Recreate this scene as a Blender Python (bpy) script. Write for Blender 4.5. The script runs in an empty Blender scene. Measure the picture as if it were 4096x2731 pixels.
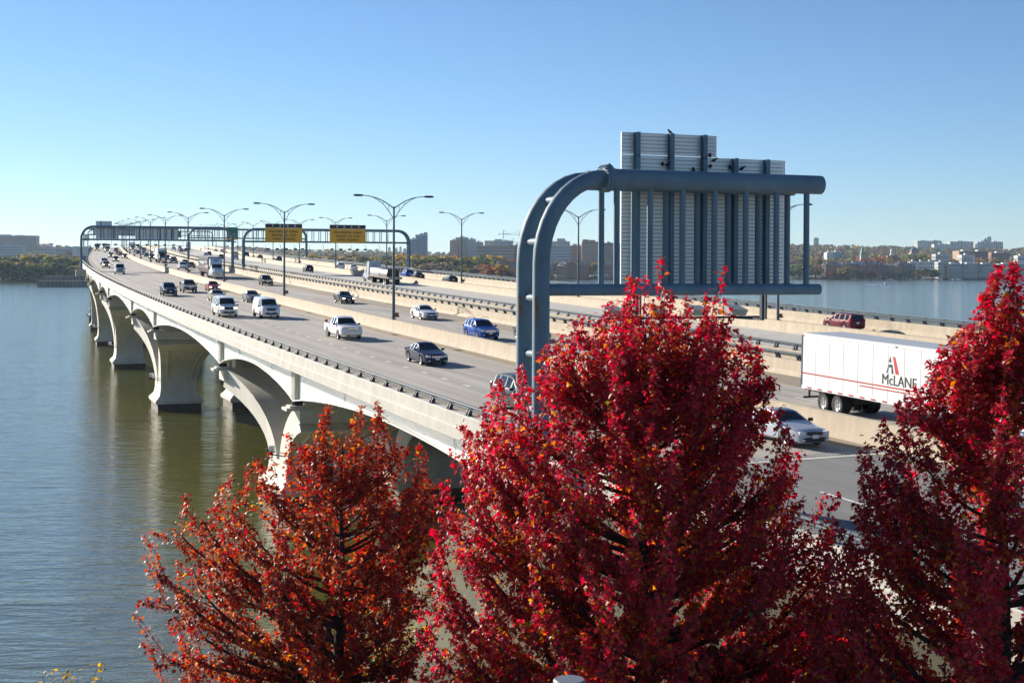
import bpy, bmesh, math, random
import numpy as np
from mathutils import Matrix, Vector, Euler
rnd = random.Random(7)
SC = bpy.context.scene
COL = SC.collection
R = math.radians

# ------------------------------------------------------------------ camera, sky, sun, exposure
HC = 19.2                                            # camera height over the river
cam = bpy.data.objects.new('camera', bpy.data.cameras.new('camera'))
COL.objects.link(cam)
cam.data.sensor_width = 36.0
cam.data.lens = 50.04
cam.data.shift_y = -0.0575
cam.data.clip_start = 0.5
cam.data.clip_end = 30000
_p, _r = 0.0118, 0.00435
_f = Vector((0, math.cos(_p), -math.sin(_p))); _rt = Vector((1, 0, 0)); _up = _rt.cross(_f)
_rt2 = _rt * math.cos(_r) + _up * math.sin(_r); _up2 = _up * math.cos(_r) - _rt * math.sin(_r)
cam.matrix_world = Matrix(((_rt2.x, _up2.x, -_f.x, 0), (_rt2.y, _up2.y, -_f.y, 0), (_rt2.z, _up2.z, -_f.z, HC), (0, 0, 0, 1)))
SC.camera = cam

SUN_EL, SUN_AZ = R(19.5), R(-47)                       # azimuth clockwise from +Y (view direction); sun ahead and to the left
world = bpy.data.worlds.new('World'); SC.world = world; world.use_nodes = True
nt = world.node_tree; nt.nodes.clear()
sky = nt.nodes.new('ShaderNodeTexSky'); sky.sky_type = 'NISHITA'; sky.sun_disc = False
sky.sun_elevation = SUN_EL; sky.sun_rotation = SUN_AZ
sky.altitude = 20; sky.air_density = 0.76; sky.dust_density = 0.04; sky.ozone_density = 4.6
bgn = nt.nodes.new('ShaderNodeBackground'); bgn.inputs[1].default_value = 0.061
wo = nt.nodes.new('ShaderNodeOutputWorld')
nt.links.new(sky.outputs[0], bgn.inputs[0]); nt.links.new(bgn.outputs[0], wo.inputs[0])
sun = bpy.data.objects.new('sun', bpy.data.lights.new('sun', 'SUN')); COL.objects.link(sun)
sun.data.energy = 4.5; sun.data.angle = R(0.5); sun.data.color = (1.0, 0.92, 0.80)
sdir = Vector((math.sin(SUN_AZ) * math.cos(SUN_EL), math.cos(SUN_AZ) * math.cos(SUN_EL), math.sin(SUN_EL)))
sun.rotation_euler = sdir.to_track_quat('Z', 'Y').to_euler(); sun.location = sdir * 200
SC.view_settings.view_transform = 'Standard'; SC.view_settings.look = 'None'
SC.view_settings.exposure = 1.08; SC.view_settings.gamma = 1.0
SC.cycles.max_bounces = 6; SC.cycles.transparent_max_bounces = 6
SC.cycles.volume_bounces = 0
SC.cycles.use_denoising = True

# ------------------------------------------------------------------ helpers
def link(o, parent=None):
    COL.objects.link(o)
    if parent is not None: o.parent = parent
    return o
def tag(o, label=None, cat=None, group=None, kind=None):
    if label: o['label'] = label
    if cat: o['category'] = cat
    if group: o['group'] = group
    if kind: o['kind'] = kind
    return o
def empty(name, loc=(0, 0, 0), rz=0.0, label=None, cat=None, group=None):
    o = bpy.data.objects.new(name, None); o.location = loc; o.rotation_euler = (0, 0, rz)
    o.empty_display_size = 0.2
    link(o); return tag(o, label, cat, group)
class MB:
    def __init__(s): s.v = []; s.f = []
    def add(s, vs, fs):
        n = len(s.v); s.v += [tuple(map(float, q)) for q in vs]; s.f += [tuple(i + n for i in f) for f in fs]; return s
    def box(s, c, d, rz=0.0, M=None):
        hx, hy, hz = d[0] / 2, d[1] / 2, d[2] / 2
        vs = [Vector((x * hx, y * hy, z * hz)) for z in (-1, 1) for y in (-1, 1) for x in (-1, 1)]
        if rz: Q = Matrix.Rotation(rz, 3, 'Z'); vs = [Q @ v for v in vs]
        if M is not None: vs = [M @ v for v in vs]
        vs = [v + Vector(c) for v in vs]
        return s.add(vs, [(0, 2, 3, 1), (4, 5, 7, 6), (0, 1, 5, 4), (2, 6, 7, 3), (0, 4, 6, 2), (1, 3, 7, 5)])
    def mm(s, a, b):
        return s.box([(a[i] + b[i]) / 2 for i in range(3)], [abs(b[i] - a[i]) for i in range(3)])
    def hull8(s, b, t):                                  # 4 bottom, 4 top corners
        return s.add(list(b) + list(t), [(3, 2, 1, 0), (4, 5, 6, 7), (0, 1, 5, 4), (1, 2, 6, 5), (2, 3, 7, 6), (3, 0, 4, 7)])
    def rings(s, rs, cap=True, closed=True):
        n = len(rs[0]); vs = [p for r in rs for p in r]; fs = []
        for k in range(len(rs) - 1):
            for i in range(n if closed else n - 1):
                j = (i + 1) % n
                fs.append((k * n + i, k * n + j, (k + 1) * n + j, (k + 1) * n + i))
        if cap: fs.append(tuple(range(n))[::-1]); fs.append(tuple(range((len(rs) - 1) * n, len(rs) * n)))
        return s.add(vs, fs)
    def tube(s, pts, r, n=8, cap=True):
        pts = [Vector(p) for p in pts]; rr = r if isinstance(r, (list, tuple)) else [r] * len(pts); rs = []
        ref = None
        for i, p in enumerate(pts):
            t = (pts[min(i + 1, len(pts) - 1)] - pts[max(i - 1, 0)]).normalized()
            if ref is None: ref = Vector((0, 0, 1)) if abs(t.z) < .9 else Vector((1, 0, 0))
            a = t.cross(ref).normalized(); b = a.cross(t).normalized(); ref = b
            rs.append([p + (a * math.cos(2 * math.pi * k / n) + b * math.sin(2 * math.pi * k / n)) * rr[i] for k in range(n)])
        return s.rings(rs, cap)
    def lathe(s, prof, n=16, axis='Z', c=(0, 0, 0), cap=True):
        rs = []
        for r, h in prof:
            ring = []
            for k in range(n):
                a = 2 * math.pi * k / n; x, y = r * math.cos(a), r * math.sin(a)
                ring.append({'Z': (x, y, h), 'X': (h, x, y), 'Y': (y, h, x)}[axis])
            rs.append([tuple(q[i] + c[i] for i in range(3)) for q in ring])
        return s.rings(rs, cap)
    def prism(s, poly, y0, y1):                          # polygon in x,z extruded along y
        n = len(poly)
        return s.add([(x, y0, z) for x, z in poly] + [(x, y1, z) for x, z in poly],
                     [tuple(range(n)), tuple(range(2 * n - 1, n - 1, -1))] + [(i, i + n, (i + 1) % n + n, (i + 1) % n) for i in range(n)])
    def mesh(s, name, mat=None, smooth=False):
        me = bpy.data.meshes.new(name); me.from_pydata(s.v, [], s.f); me.validate()
        if mat: me.materials.append(mat)
        bm = bmesh.new(); bm.from_mesh(me); bmesh.ops.recalc_face_normals(bm, faces=bm.faces); bm.to_mesh(me); bm.free()
        if smooth:
            me.shade_smooth(); me.set_sharp_from_angle(angle=R(40 if smooth is True else smooth))
        return me
    def build(s, name, mat, parent=None, smooth=False, **kw):
        return tag(link(bpy.data.objects.new(name, s.mesh(name, mat, smooth)), parent), **kw)
def inst(name, me, parent=None, loc=(0, 0, 0), rz=0.0, mat=None, M=None):
    o = bpy.data.objects.new(name, me)
    if M is not None: o.matrix_local = M
    else: o.location = loc; o.rotation_euler = (0, 0, rz)
    if mat is not None:
        o.material_slots[0].link = 'OBJECT'; o.material_slots[0].material = mat
    return link(o, parent)
def copy_tree(o, parent=None):
    c = o.copy(); COL.objects.link(c); c.parent = parent
    for ch in o.children: copy_tree(ch, c)
    return c
def text_mesh(txt, size, mat, name='lettering', depth=.004, align='CENTER', bold=0.0):
    cu = bpy.data.curves.new('t', 'FONT'); cu.body = txt; cu.size = size; cu.align_x = align; cu.align_y = 'CENTER'
    cu.extrude = depth; cu.offset = bold; cu.resolution_u = 3
    ob = bpy.data.objects.new('t', cu); COL.objects.link(ob)
    me = bpy.data.meshes.new_from_object(ob.evaluated_get(bpy.context.evaluated_depsgraph_get()))
    bpy.data.objects.remove(ob); bpy.data.curves.remove(cu)
    me.name = name; me.materials.clear(); me.materials.append(mat); return me

# ------------------------------------------------------------------ materials
def S2L(r, g, b):
    f = lambda c: ((c / 255 + .055) / 1.055) ** 2.4 if c > 10 else c / 255 / 12.92
    return (f(r), f(g), f(b), 1)
MATS = {}
def mat(name, col, rough=.6, metal=0.0, spec=.5, noise=None, bump=None, emit=None, coat=0.0, streak=None, alpha=1.0):
    """noise=(scale, amount[, detail]) varies the value; bump=(scale,strength); streak=(sx,sy,sz,amount) stretched stains"""
    if name in MATS: return MATS[name]
    m = bpy.data.materials.new(name); m.use_nodes = True; t = m.node_tree; b = t.nodes['Principled BSDF']
    c = tuple(col) + ((1,) if len(col) == 3 else ())
    b.inputs['Base Color'].default_value = c; b.inputs['Roughness'].default_value = rough
    b.inputs['Metallic'].default_value = metal; b.inputs['Specular IOR Level'].default_value = spec
    b.inputs['Coat Weight'].default_value = coat; b.inputs['Coat Roughness'].default_value = .015
    if emit: b.inputs['Emission Color'].default_value = tuple(emit[0]) + (1,); b.inputs['Emission Strength'].default_value = emit[1]
    if noise or streak or bump: tc = t.nodes.new('ShaderNodeTexCoord')
    last = None
    def vary(vec, sc, amt, det=5):
        nonlocal last
        n = t.nodes.new('ShaderNodeTexNoise'); n.inputs['Scale'].default_value = sc; n.inputs['Detail'].default_value = det
        n.inputs['Roughness'].default_value = .62
        t.links.new(vec, n.inputs['Vector'])
        mr = t.nodes.new('ShaderNodeMapRange'); mr.inputs[1].default_value = .25; mr.inputs[2].default_value = .75
        mr.inputs[3].default_value = 1 - amt; mr.inputs[4].default_value = 1 + amt
        t.links.new(n.outputs[0], mr.inputs[0])
        mx = t.nodes.new('ShaderNodeMix'); mx.data_type = 'RGBA'; mx.blend_type = 'MULTIPLY'; mx.inputs[0].default_value = 1
        if last is None: mx.inputs[6].default_value = c
        else: t.links.new(last, mx.inputs[6])
        t.links.new(mr.outputs[0], mx.inputs[7]); last = mx.outputs[2]
    if noise: vary(tc.outputs['Object'], noise[0], noise[1], noise[2] if len(noise) > 2 else 5)
    if streak:
        mp = t.nodes.new('ShaderNodeMapping'); mp.inputs['Scale'].default_value = streak[:3]
        t.links.new(tc.outputs['Object'], mp.inputs[0]); vary(mp.outputs[0], 1.0, streak[3])
    if last is not None: t.links.new(last, b.inputs['Base Color'])
    if bump:
        n = t.nodes.new('ShaderNodeTexNoise'); n.inputs['Scale'].default_value = bump[0]; n.inputs['Detail'].default_value = 4
        t.links.new(tc.outputs['Object'], n.inputs['Vector'])
        bp = t.nodes.new('ShaderNodeBump'); bp.inputs['Strength'].default_value = bump[1]; bp.inputs['Distance'].default_value = .02
        t.links.new(n.outputs[0], bp.inputs['Height']); t.links.new(bp.outputs[0], b.inputs['Normal'])
    MATS[name] = m; return m
def paint(name, col, metal=0.0, rough=.42):
    return mat('paint_' + name, col, rough, metal * .25, .06, coat=.45)
CONC = mat('barrier_concrete', (.47, .39, .285), .85, noise=(.9, .13), streak=(1.8, 1.8, .14, .12), bump=(14, .25))
FASC = mat('fascia_concrete', (.51, .485, .43), .8, noise=(.8, .12), streak=(1.1, 1.1, .10, .13), bump=(10, .2))
PIER = mat('pier_concrete', (.62, .595, .52), .8, noise=(.4, .12), streak=(1.0, 1.0, .12, .13), bump=(8, .2))
PIERD = mat('pier_footing', (.10, .085, .065), .7, noise=(1.5, .35), bump=(5, .4))
GIRD = mat('girder_paint', (.80, .79, .74), .45, noise=(.5, .04), streak=(.7, .7, .1, .04))
STEEL = mat('bluegrey_steel', (.125, .195, .25), .6, noise=(.9, .14), spec=.25, streak=(2, 2, .35, .10))
STEELD = mat('dark_steel', (.030, .045, .062), .65, noise=(2, .15), spec=.25)
RAILM = mat('rail_steel', (.060, .088, .115), .65, noise=(.9, .14), spec=.2)
STEELP = mat('lamp_steel', (.085, .115, .14), .45, noise=(1, .12))
RUBBER = mat('rubber', (.012, .012, .013), .8)
BLACK = mat('black_plastic', (.014, .014, .016), .5)
GLASS = mat('dark_glass', (.016, .024, .030), .015, spec=.4)
CHROME = mat('chrome', (.62, .63, .65), .12, 1.0)
RIM = mat('alloy', (.50, .50, .51), .3, .85)
PLATE = mat('plate', (.72, .73, .75), .5)
LAMPON = mat('headlight_on', (.9, .86, .7), .15, emit=((1, .78, .45), 3.0))
LAMPOFF = mat('headlight', (.62, .64, .66), .08, spec=.8)
AMBER = mat('amber', (.75, .22, .02), .2)
RED = mat('tail_red', (.35, .006, .008), .2)
WHITEP = mat('white_panel', (.80, .80, .79), .4, noise=(.6, .03))
ALU = mat('sign_back', (.74, .75, .75), .4, .15, noise=(.7, .10), streak=(.5, .5, 6, .08))
LINEW = mat('line_white', (.62, .62, .60), .7, noise=(3, .25))
LINEY = mat('line_yellow', (.50, .27, .05), .7, noise=(1.2, .5))
RUST = mat('rust', (.30, .11, .03), .8, noise=(6, .3))

# ------------------------------------------------------------------ road alignment (metres along the nearer median)
def curve_tab(s0=-220., s1=1500., ds=1.):
    s = np.arange(s0, s1 + ds, ds); i0 = int(round(-s0 / ds))
    phi = -.37303 + .32889e-3 * s - .27871e-6 * s * s
    cx = np.concatenate([[0], np.cumsum((np.sin(phi[1:]) + np.sin(phi[:-1])) / 2 * ds)])
    cy = np.concatenate([[0], np.cumsum((np.cos(phi[1:]) + np.cos(phi[:-1])) / 2 * ds)])
    cx += -10.942 - cx[i0]; cy += 131.667 - cy[i0]
    g = (2.50596 - 2 * .15198 * (s / 100) + 3 * .01733 * (s / 100) ** 2) / 100
    gm = (2.50596 - 2 * .15198 * 6.4 + 3 * .01733 * 6.4 ** 2) / 100
    g = np.where(s > 640, np.clip(gm * (1 - (s - 640) / 90), -.008, 1), g)
    z = np.concatenate([[0], np.cumsum((g[1:] + g[:-1]) / 2 * ds)]); z += -5.016 - z[i0]
    return s, cx, cy, z + HC, phi
TS, TX, TY, TZ, TP = curve_tab()
def cen(s): return (np.interp(s, TS, TX), np.interp(s, TS, TY), np.interp(s, TS, TZ), np.interp(s, TS, TP))
def P(s, d, e=0.0):
    x, y, z, ph = cen(s); return Vector((x + math.cos(ph) * d, y - math.sin(ph) * d, z + e))
def head(s): return -float(np.interp(s, TS, TP))         # rotation about Z that turns local +Y along the road
def deckz(d): return float(np.interp(d, [-16.1, 0, 13.8, 18.8, 37.5, 47.6], [-1.25, -1.08, -1.0, -1.05, -1.15, -1.1]))
def sweep(prof, s0, s1, step, name, m, parent=None, uv=False, closed=True, smooth=False):
    n = max(1, int(math.ceil((s1 - s0) / step))); ss = [s0 + (s1 - s0) * i / n for i in range(n + 1)]
    mb = MB()
    rs = []
    for s in ss:
        pr = prof(s) if callable(prof) else prof
        rs.append([P(s, d, e) for d, e in pr])
    mb.rings(rs, cap=closed, closed=closed)
    o = mb.build(name, m, parent, smooth)
    if uv:
        me = o.data; L = me.uv_layers.new(name='road')
        k = len(rs[0]); pr0 = prof(s0) if callable(prof) else prof
        co = [(pr0[i % k][0], ss[i // k]) for i in range(len(me.vertices))]
        for lp in me.loops: L.data[lp.index].uv = co[lp.vertex_index]
    return o
# ------------------------------------------------------------------ road surface materials (use the road's own s,d coordinates)
def road_mat(name, col, lanes, amt=.10, joints=True):
    m = bpy.data.materials.new(name); m.use_nodes = True; t = m.node_tree; b = t.nodes['Principled BSDF']; N = t.nodes.new; Lk = t.links.new
    b.inputs['Roughness'].default_value = .85
    uv = N('ShaderNodeUVMap'); uv.uv_map = 'road'
    def noise(sx, sy, det=5, rough=.6):
        mp = N('ShaderNodeMapping'); mp.inputs['Scale'].default_value = (sx, sy, 1); Lk(uv.outputs[0], mp.inputs[0])
        n = N('ShaderNodeTexNoise'); n.inputs['Scale'].default_value = 1; n.inputs['Detail'].default_value = det; n.inputs['Roughness'].default_value = rough
        Lk(mp.outputs[0], n.inputs['Vector']); return n.outputs[0]
    def rng(x, a, bb):
        r = N('ShaderNodeMapRange'); r.inputs[1].default_value = .3; r.inputs[2].default_value = .7; r.inputs[3].default_value = a; r.inputs[4].default_value = bb
        Lk(x, r.inputs[0]); return r.outputs[0]
    def mul(x, y):
        q = N('ShaderNodeMath'); q.operation = 'MULTIPLY'; Lk(x, q.inputs[0])
        if isinstance(y, float): q.inputs[1].default_value = y
        else: Lk(y, q.inputs[1])
        return q.outputs[0]
    v = mul(rng(noise(1.1, .02), 1 - amt, 1 + amt), rng(noise(.35, .06), 1 - amt * .8, 1 + amt * .8))
    v = mul(v, rng(noise(9, 9, 3), 1 - amt * .35, 1 + amt * .35))
    if joints:                                           # sawn transverse joints every 9 m, tyre-darkened lane centres
        sp = N('ShaderNodeSeparateXYZ'); Lk(uv.outputs[0], sp.inputs[0])
        wv = N('ShaderNodeMath'); wv.operation = 'COSINE'; Lk(mul(sp.outputs[0], 2 * math.pi / 1.98), wv.inputs[0])
        wm = N('ShaderNodeMath'); wm.operation = 'MULTIPLY_ADD'; Lk(mul(wv.outputs[0], rng(noise(.25, .012), 0.0, 1.0)), wm.inputs[0]); wm.inputs[1].default_value = .11; wm.inputs[2].default_value = .97
        v = mul(v, wm.outputs[0])
        a = mul(sp.outputs[1], 1 / 9.0); fr = N('ShaderNodeMath'); fr.operation = 'FRACT'; Lk(a, fr.inputs[0])
        lt = N('ShaderNodeMath'); lt.operation = 'LESS_THAN'; Lk(fr.outputs[0], lt.inputs[0]); lt.inputs[1].default_value = .006
        iv = N('ShaderNodeMath'); iv.operation = 'MULTIPLY_ADD'; Lk(lt.outputs[0], iv.inputs[0]); iv.inputs[1].default_value = -.22; iv.inputs[2].default_value = 1
        v = mul(v, iv.outputs[0])
    mx = N('ShaderNodeMix'); mx.data_type = 'RGBA'; mx.blend_type = 'MULTIPLY'; mx.inputs[0].default_value = 1
    mx.inputs[6].default_value = tuple(col) + (1,); Lk(v, mx.inputs[7]); Lk(mx.outputs[2], b.inputs['Base Color'])
    MATS[name] = m; return m
DECK = road_mat('deck_concrete', (.385, .350, .305), True, .16)
SHOULDER = road_mat('shoulder_concrete', (.31, .255, .19), False, .16, False)
ASPH = road_mat('asphalt', (.20, .198, .192), False, .14, False)

# ------------------------------------------------------------------ water
def water_mat():
    m = bpy.data.materials.new('river_water'); m.use_nodes = True; t = m.node_tree; b = t.nodes['Principled BSDF']; N = t.nodes.new; Lk = t.links.new
    b.inputs['Base Color'].default_value = (.084, .084, .007, 1); b.inputs['Roughness'].default_value = .07
    b.inputs['IOR'].default_value = 2.0; b.inputs['Specular IOR Level'].default_value = .5
    g = N('ShaderNodeNewGeometry'); prev = None
    for (sx, sy, rot, st, dist, det) in ((.05, .20, 14, .28, .70, 3), (.26, .78, 7, .50, .22, 4), (.7, 1.7, -9, .75, .08, 4)):
        mp = N('ShaderNodeMapping'); mp.inputs['Scale'].default_value = (sx, sy, 1); mp.inputs['Rotation'].default_value = (0, 0, R(rot))
        Lk(g.outputs['Position'], mp.inputs[0])
        n = N('ShaderNodeTexNoise'); n.inputs['Scale'].default_value = 1; n.inputs['Detail'].default_value = det; n.inputs['Roughness'].default_value = .55; n.inputs['Distortion'].default_value = .4
        Lk(mp.outputs[0], n.inputs['Vector'])
        bp = N('ShaderNodeBump'); bp.inputs['Strength'].default_value = st; bp.inputs['Distance'].default_value = dist
        Lk(n.outputs[0], bp.inputs['Height'])
        if prev is not None: Lk(prev, bp.inputs['Normal'])
        prev = bp.outputs[0]
    Lk(prev, b.inputs['Normal']); MATS['river_water'] = m; return m
WATER = water_mat()
MB().add([(-3500, 20, 0), (4500, 20, 0), (4500, 9000, 0), (-3500, 9000, 0)], [(0, 1, 2, 3)]).build('river_water', WATER, kind='structure')

# ------------------------------------------------------------------ near bank
GRASSM = mat('bank_ground', (.075, .070, .030), .95, noise=(.5, .4), bump=(4, .6))
def bank():
    xs = np.arange(-90, 131, 3.); ys = np.arange(-30, 85, 3.); vs = []; fs = []
    ss = np.arange(-200, -40, 2.)
    C = np.array([cen(s) for s in ss])
    for y in ys:
        for x in xs:
            edge = (62 + .10 * x if x > 0 else 62 + .55 * x) + 2 * math.sin(x * .13)                 # water's edge
            z = 9.2 - 12.5 * max(0, min(1, (y - edge + 26) / 30)) ** 1.3
            k = int(np.argmin((C[:, 0] - x) ** 2 + (C[:, 1] - y) ** 2)); s = ss[k]; ph = C[k, 3]
            d = (x - C[k, 0]) * math.cos(ph) - (y - C[k, 1]) * math.sin(ph)
            if s < -70:
                target = C[k, 2] - 1.75; w = max(0, min(1, (d + 30) / 11)) * max(0, min(1, (-66 - s) / 8))
                z = z * (1 - w) + target * w
            vs.append((x, y, z + .12 * math.sin(x * 1.3 + y * .7)))
    n = len(xs)
    for j in range(len(ys) - 1):
        for i in range(n - 1): fs.append((j * n + i, j * n + i + 1, (j + 1) * n + i + 1, (j + 1) * n + i))
    MB().add(vs, fs).build('bank_ground', GRASSM, smooth=60, kind='structure')
bank()

# ------------------------------------------------------------------ the two bridges
SJ = -74.0                                               # joint where the bridge ends and the approach begins
near = empty('highway_bridge', (0, 0, 0), 0, 'long pale highway bridge nearer the camera with arched white girders', 'bridge')
far = empty('highway_bridge', (0, 0, 0), 0, 'second highway bridge behind, with mesh fence along its outer edge', 'bridge')
DS = list(range(-74, 700, 43)) + [700, 1000]
def deck(parent, lanes, s0, s1, edges, m):
    for d0, d1, mm_ in lanes:
        sweep([(d0, deckz(d0)), (d1, deckz(d1))], s0, s1, 5, 'deck_surface', mm_, parent, uv=True, closed=False)
    a, b = edges
    sweep([(a, deckz(a) - .02), (b, deckz(b) - .02), (b, deckz(b) - .32), (a, deckz(a) - .32)], s0, s1, 20, 'deck_slab', FASC, parent)
deck(near, [(-16.0, -12.6, SHOULDER), (-12.6, -1.5, DECK), (-1.5, -.3, SHOULDER), (.3, 1.8, SHOULDER), (1.8, 10.3, DECK), (10.3, 13.6, SHOULDER)], SJ, 1000, (-16.3, 13.9), DECK)
deck(far, [(19.0, 21.8, SHOULDER), (21.8, 35.6, DECK), (35.6, 37.2, SHOULDER), (37.8, 39.2, SHOULDER), (39.2, 46.6, DECK), (46.6, 47.6, SHOULDER), (48.0, 52.0, DECK)], SJ, 1000, (18.7, 52.2), DECK)
approach = empty('approach_road', (0, 0, 0)); tag(approach, kind='structure')
for d0, d1 in ((-16.0, -.3), (.3, 13.6), (19.0, 37.2), (37.8, 52.0)):
    sweep([(d0, deckz(d0)), (d1, deckz(d1))], -170, SJ - 1.2, 5, 'asphalt_surface', ASPH, approach, uv=True, closed=False)
sweep([(-16.4, -1.5), (52.2, -1.35), (52.2, -2.6), (-16.4, -2.6)], -170, SJ - .1, 12, 'road_base', FASC, approach)
# expansion joint: concrete headers with finger plates
JST = mat('joint_steel', (.30, .30, .29), .5, .4, noise=(3, .2))
for br, d0, d1 in ((near, -15.9, -.45), (near, .45, 13.4), (far, 19.2, 37.0), (far, 38.0, 47.4)):
    sweep([(d0, deckz(d0) + .012), (d1, deckz(d1) + .012)], SJ - 1.2, SJ - .72, 1, 'joint_header', FASC, br, closed=False)
    mb = MB(); k = 0; d = d0
    while d < d1:
        c = P(SJ - .36, d + .09, deckz(d) + .01); mb.box(c, (.11, .66, .03), head(SJ)); d += .2
    mb.build('finger_joint', JST, br, kind='stuff')

JP = [(-.48, -1.12), (-.42, -.98), (-.30, -.72), (-.24, -.02), (-.20, .0), (.20, .0), (.24, -.02), (.30, -.72), (.42, -.98), (.48, -1.12)]   # median barrier
L0P = [(-15.62, -1.26), (-15.66, -1.12), (-15.86, -.92), (-15.94, -.34), (-15.98, -.30), (-16.38, -.30), (-16.42, -.34), (-16.42, -.92), (-16.52, -.98), (-16.52, -1.50), (-16.40, -1.56), (-15.1, -1.62), (-15.1, -1.40), (-15.7, -1.38)]
def edgeP(d, sgn):                                      # parapet whose road face looks towards -sgn
    q = [(-.42, -1.08), (-.38, -.92), (-.20, -.70), (-.14, -.03), (-.10, 0), (.22, 0), (.26, -.04), (.26, -1.42), (.16, -1.5), (-.42, -1.45)]
    return [(d + sgn * a, e) for a, e in q]
def barrier_run(parent, prof, name, m, s0=-170., s1=760., seg=24.4, lbl=None):
    s = s0; k = 0
    while s < s1 - 1:
        e = min(s + seg, s1) - .03
        if s < SJ < e: e = SJ - .05
        sweep(prof, s, e, 6.2 if s < 300 else 13, name, m, parent, smooth=30)
        s = (e + .03) if e != SJ - .05 else SJ + .05
barrier_run(near, JP, 'median_barrier', CONC)
barrier_run(near, L0P, 'parapet', FASC)
barrier_run(near, edgeP(13.8, 1), 'parapet', CONC)
barrier_run(far, edgeP(18.8, -1), 'parapet', CONC)
barrier_run(far, [(37.5 + a, b - .05) for a, b in JP], 'median_barrier', CONC)
barrier_run(far, edgeP(47.75, 1), 'parapet', CONC)
for br, prof in ((near, [(a, b) for a, b in JP]),):
    sweep(prof, 760, 1000, 24, 'median_barrier', CONC, br)

# pipe rails on curved brackets
def bracket_mesh():
    mb = MB()
    for yo in (-.14, .14):
        pts_o = [(-.20, 0), (-.17, .14), (-.10, .27), (.03, .36), (.10, .36)]
        pts_i = [(.10, .26), (.03, .22), (.0, .12), (.0, 0)]
        mb.prism(pts_o + pts_i, yo - .06, yo + .06)
    mb.box((-.08, 0, .012), (.30, .34, .024))
    return mb.mesh('rail_post', STEELD)
BR = bracket_mesh()
def pipe_rail(parent, d, e, flip, s0, s1, npost0, npost1, step=2.55, thin=False):
    n = 8
    def prof(s): return [(d + .10 * math.cos(2 * math.pi * k / n), e + .41 + .085 * math.sin(2 * math.pi * k / n)) for k in range(n)]
    rail = sweep(prof, s0, s1, 7.65, 'guard_rail', RAILM, parent, smooth=80)
    if not thin:
        def prof2(s): return [(d - flip * .02 + .05 * math.cos(k * math.pi / 2), e + .27 + .04 * math.sin(k * math.pi / 2)) for k in range(4)]
        sweep(prof2, s0, s1, 7.65, 'lower_rail', RAILM, rail)
    s = npost0
    while s < npost1:
        M = Matrix.Translation(P(s, d, e)) @ Matrix.Rotation(head(s) + (math.pi if flip < 0 else 0), 4, 'Z')
        inst('post', BR, rail, M=M); s += step
pipe_rail(near, -16.14, -.30, 1, -120, 760, -120, 600)
pipe_rail(near, 13.86, 0.0, -1, -120, 760, -61.3, 420)
pipe_rail(far, 18.74, 0.0, 1, -120, 760, -61.3, 420)
pipe_rail(far, 47.8, 0.0, -1, -120, 760, -61.3, 240, thin=True)
# outer fence of the footway
fence = sweep([(52.05, .28), (52.17, .28), (52.17, .38), (52.05, .38)], -120, 760, 8, 'fence_rail', STEEL, far)
FP = MB().box((0, 0, .72), (.12, .16, 1.44)).mesh('fence_post', STEELD)
s = -65.
while s < 330:
    inst('post', FP, fence, loc=P(s, 52.2, -1.1), rz=head(s)); s += 2.9
def mesh_mat():
    m = bpy.data.materials.new('fence_mesh'); m.use_nodes = True; t = m.node_tree; b = t.nodes['Principled BSDF']
    b.inputs['Base Color'].default_value = (.03, .04, .05, 1); b.inputs['Roughness'].default_value = .5
    uv = t.nodes.new('ShaderNodeTexCoord'); w = t.nodes.new('ShaderNodeTexChecker'); w.inputs['Scale'].default_value = 22
    t.links.new(uv.outputs['Object'], w.inputs['Vector']); t.links.new(w.outputs['Fac'], b.inputs['Alpha'])
    return m
sweep([(52.12, -1.05), (52.13, -1.05), (52.13, .28), (52.12, .28)], -120, 760, 9, 'fence_mesh', mesh_mat(), fence)
sweep([(52.0, -1.1), (52.6, -1.1), (52.6, -1.6), (52.0, -1.6)], -120, 760, 12, 'footway_edge', FASC, far)

# lane markings
DASH = {}
def dash_run(parent, d, s0, s1, step, ln, w):
    if (ln, w) not in DASH: DASH[(ln, w)] = MB().box((0, 0, 0), (w, ln, .006)).mesh('lane_dash', LINEW)
    s = s0
    while s < s1:
        g = float(np.interp(s + 1, TS, TZ) - np.interp(s, TS, TZ))
        sl = (deckz(d + .2) - deckz(d - .2)) / .4
        M = Matrix.Translation(P(s, d, deckz(d) + .008)) @ Matrix.Rotation(head(s), 4, 'Z') @ Matrix.Rotation(math.atan(g), 4, 'X') @ Matrix.Rotation(-math.atan(sl), 4, 'Y')
        inst('lane_dash', DASH[(ln, w)], parent, M=M); s += step
dash_run(near, -9.0, -73, 250, 4.05, 1.05, .26)
dash_run(near, -5.0, -68, 420, 12.2, 3.0, .13)
dash_run(near, 6.8, -70, 420, 12.2, 3.0, .13)
for d in (26.3, 30.0, 33.2): dash_run(far, d, -70, 300, 12.2, 3.0, .13)
dash_run(far, 43.0, -70, 300, 12.2, 3.0, .13)
for d, s in ((-9.0, -83), (-5.1, -80.5), (-5.1, -92)): dash_run(approach, d, s, s + 1, 5, 3.2, .16)
for br, d, m, s1 in ((near, -12.6, LINEW, 700), (near, -1.5, LINEY, 700), (near, 1.9, LINEW, 700), (near, 10.4, LINEY, 700), (far, 21.9, LINEY, 600), (far, 35.5, LINEW, 600), (far, 39.3, LINEY, 600), (far, 46.5, LINEW, 600)):
    sweep([(d - .075, deckz(d) + .006), (d + .075, deckz(d) + .006)], -120, s1, 6, 'edge_line', m, br, closed=False)
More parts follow.
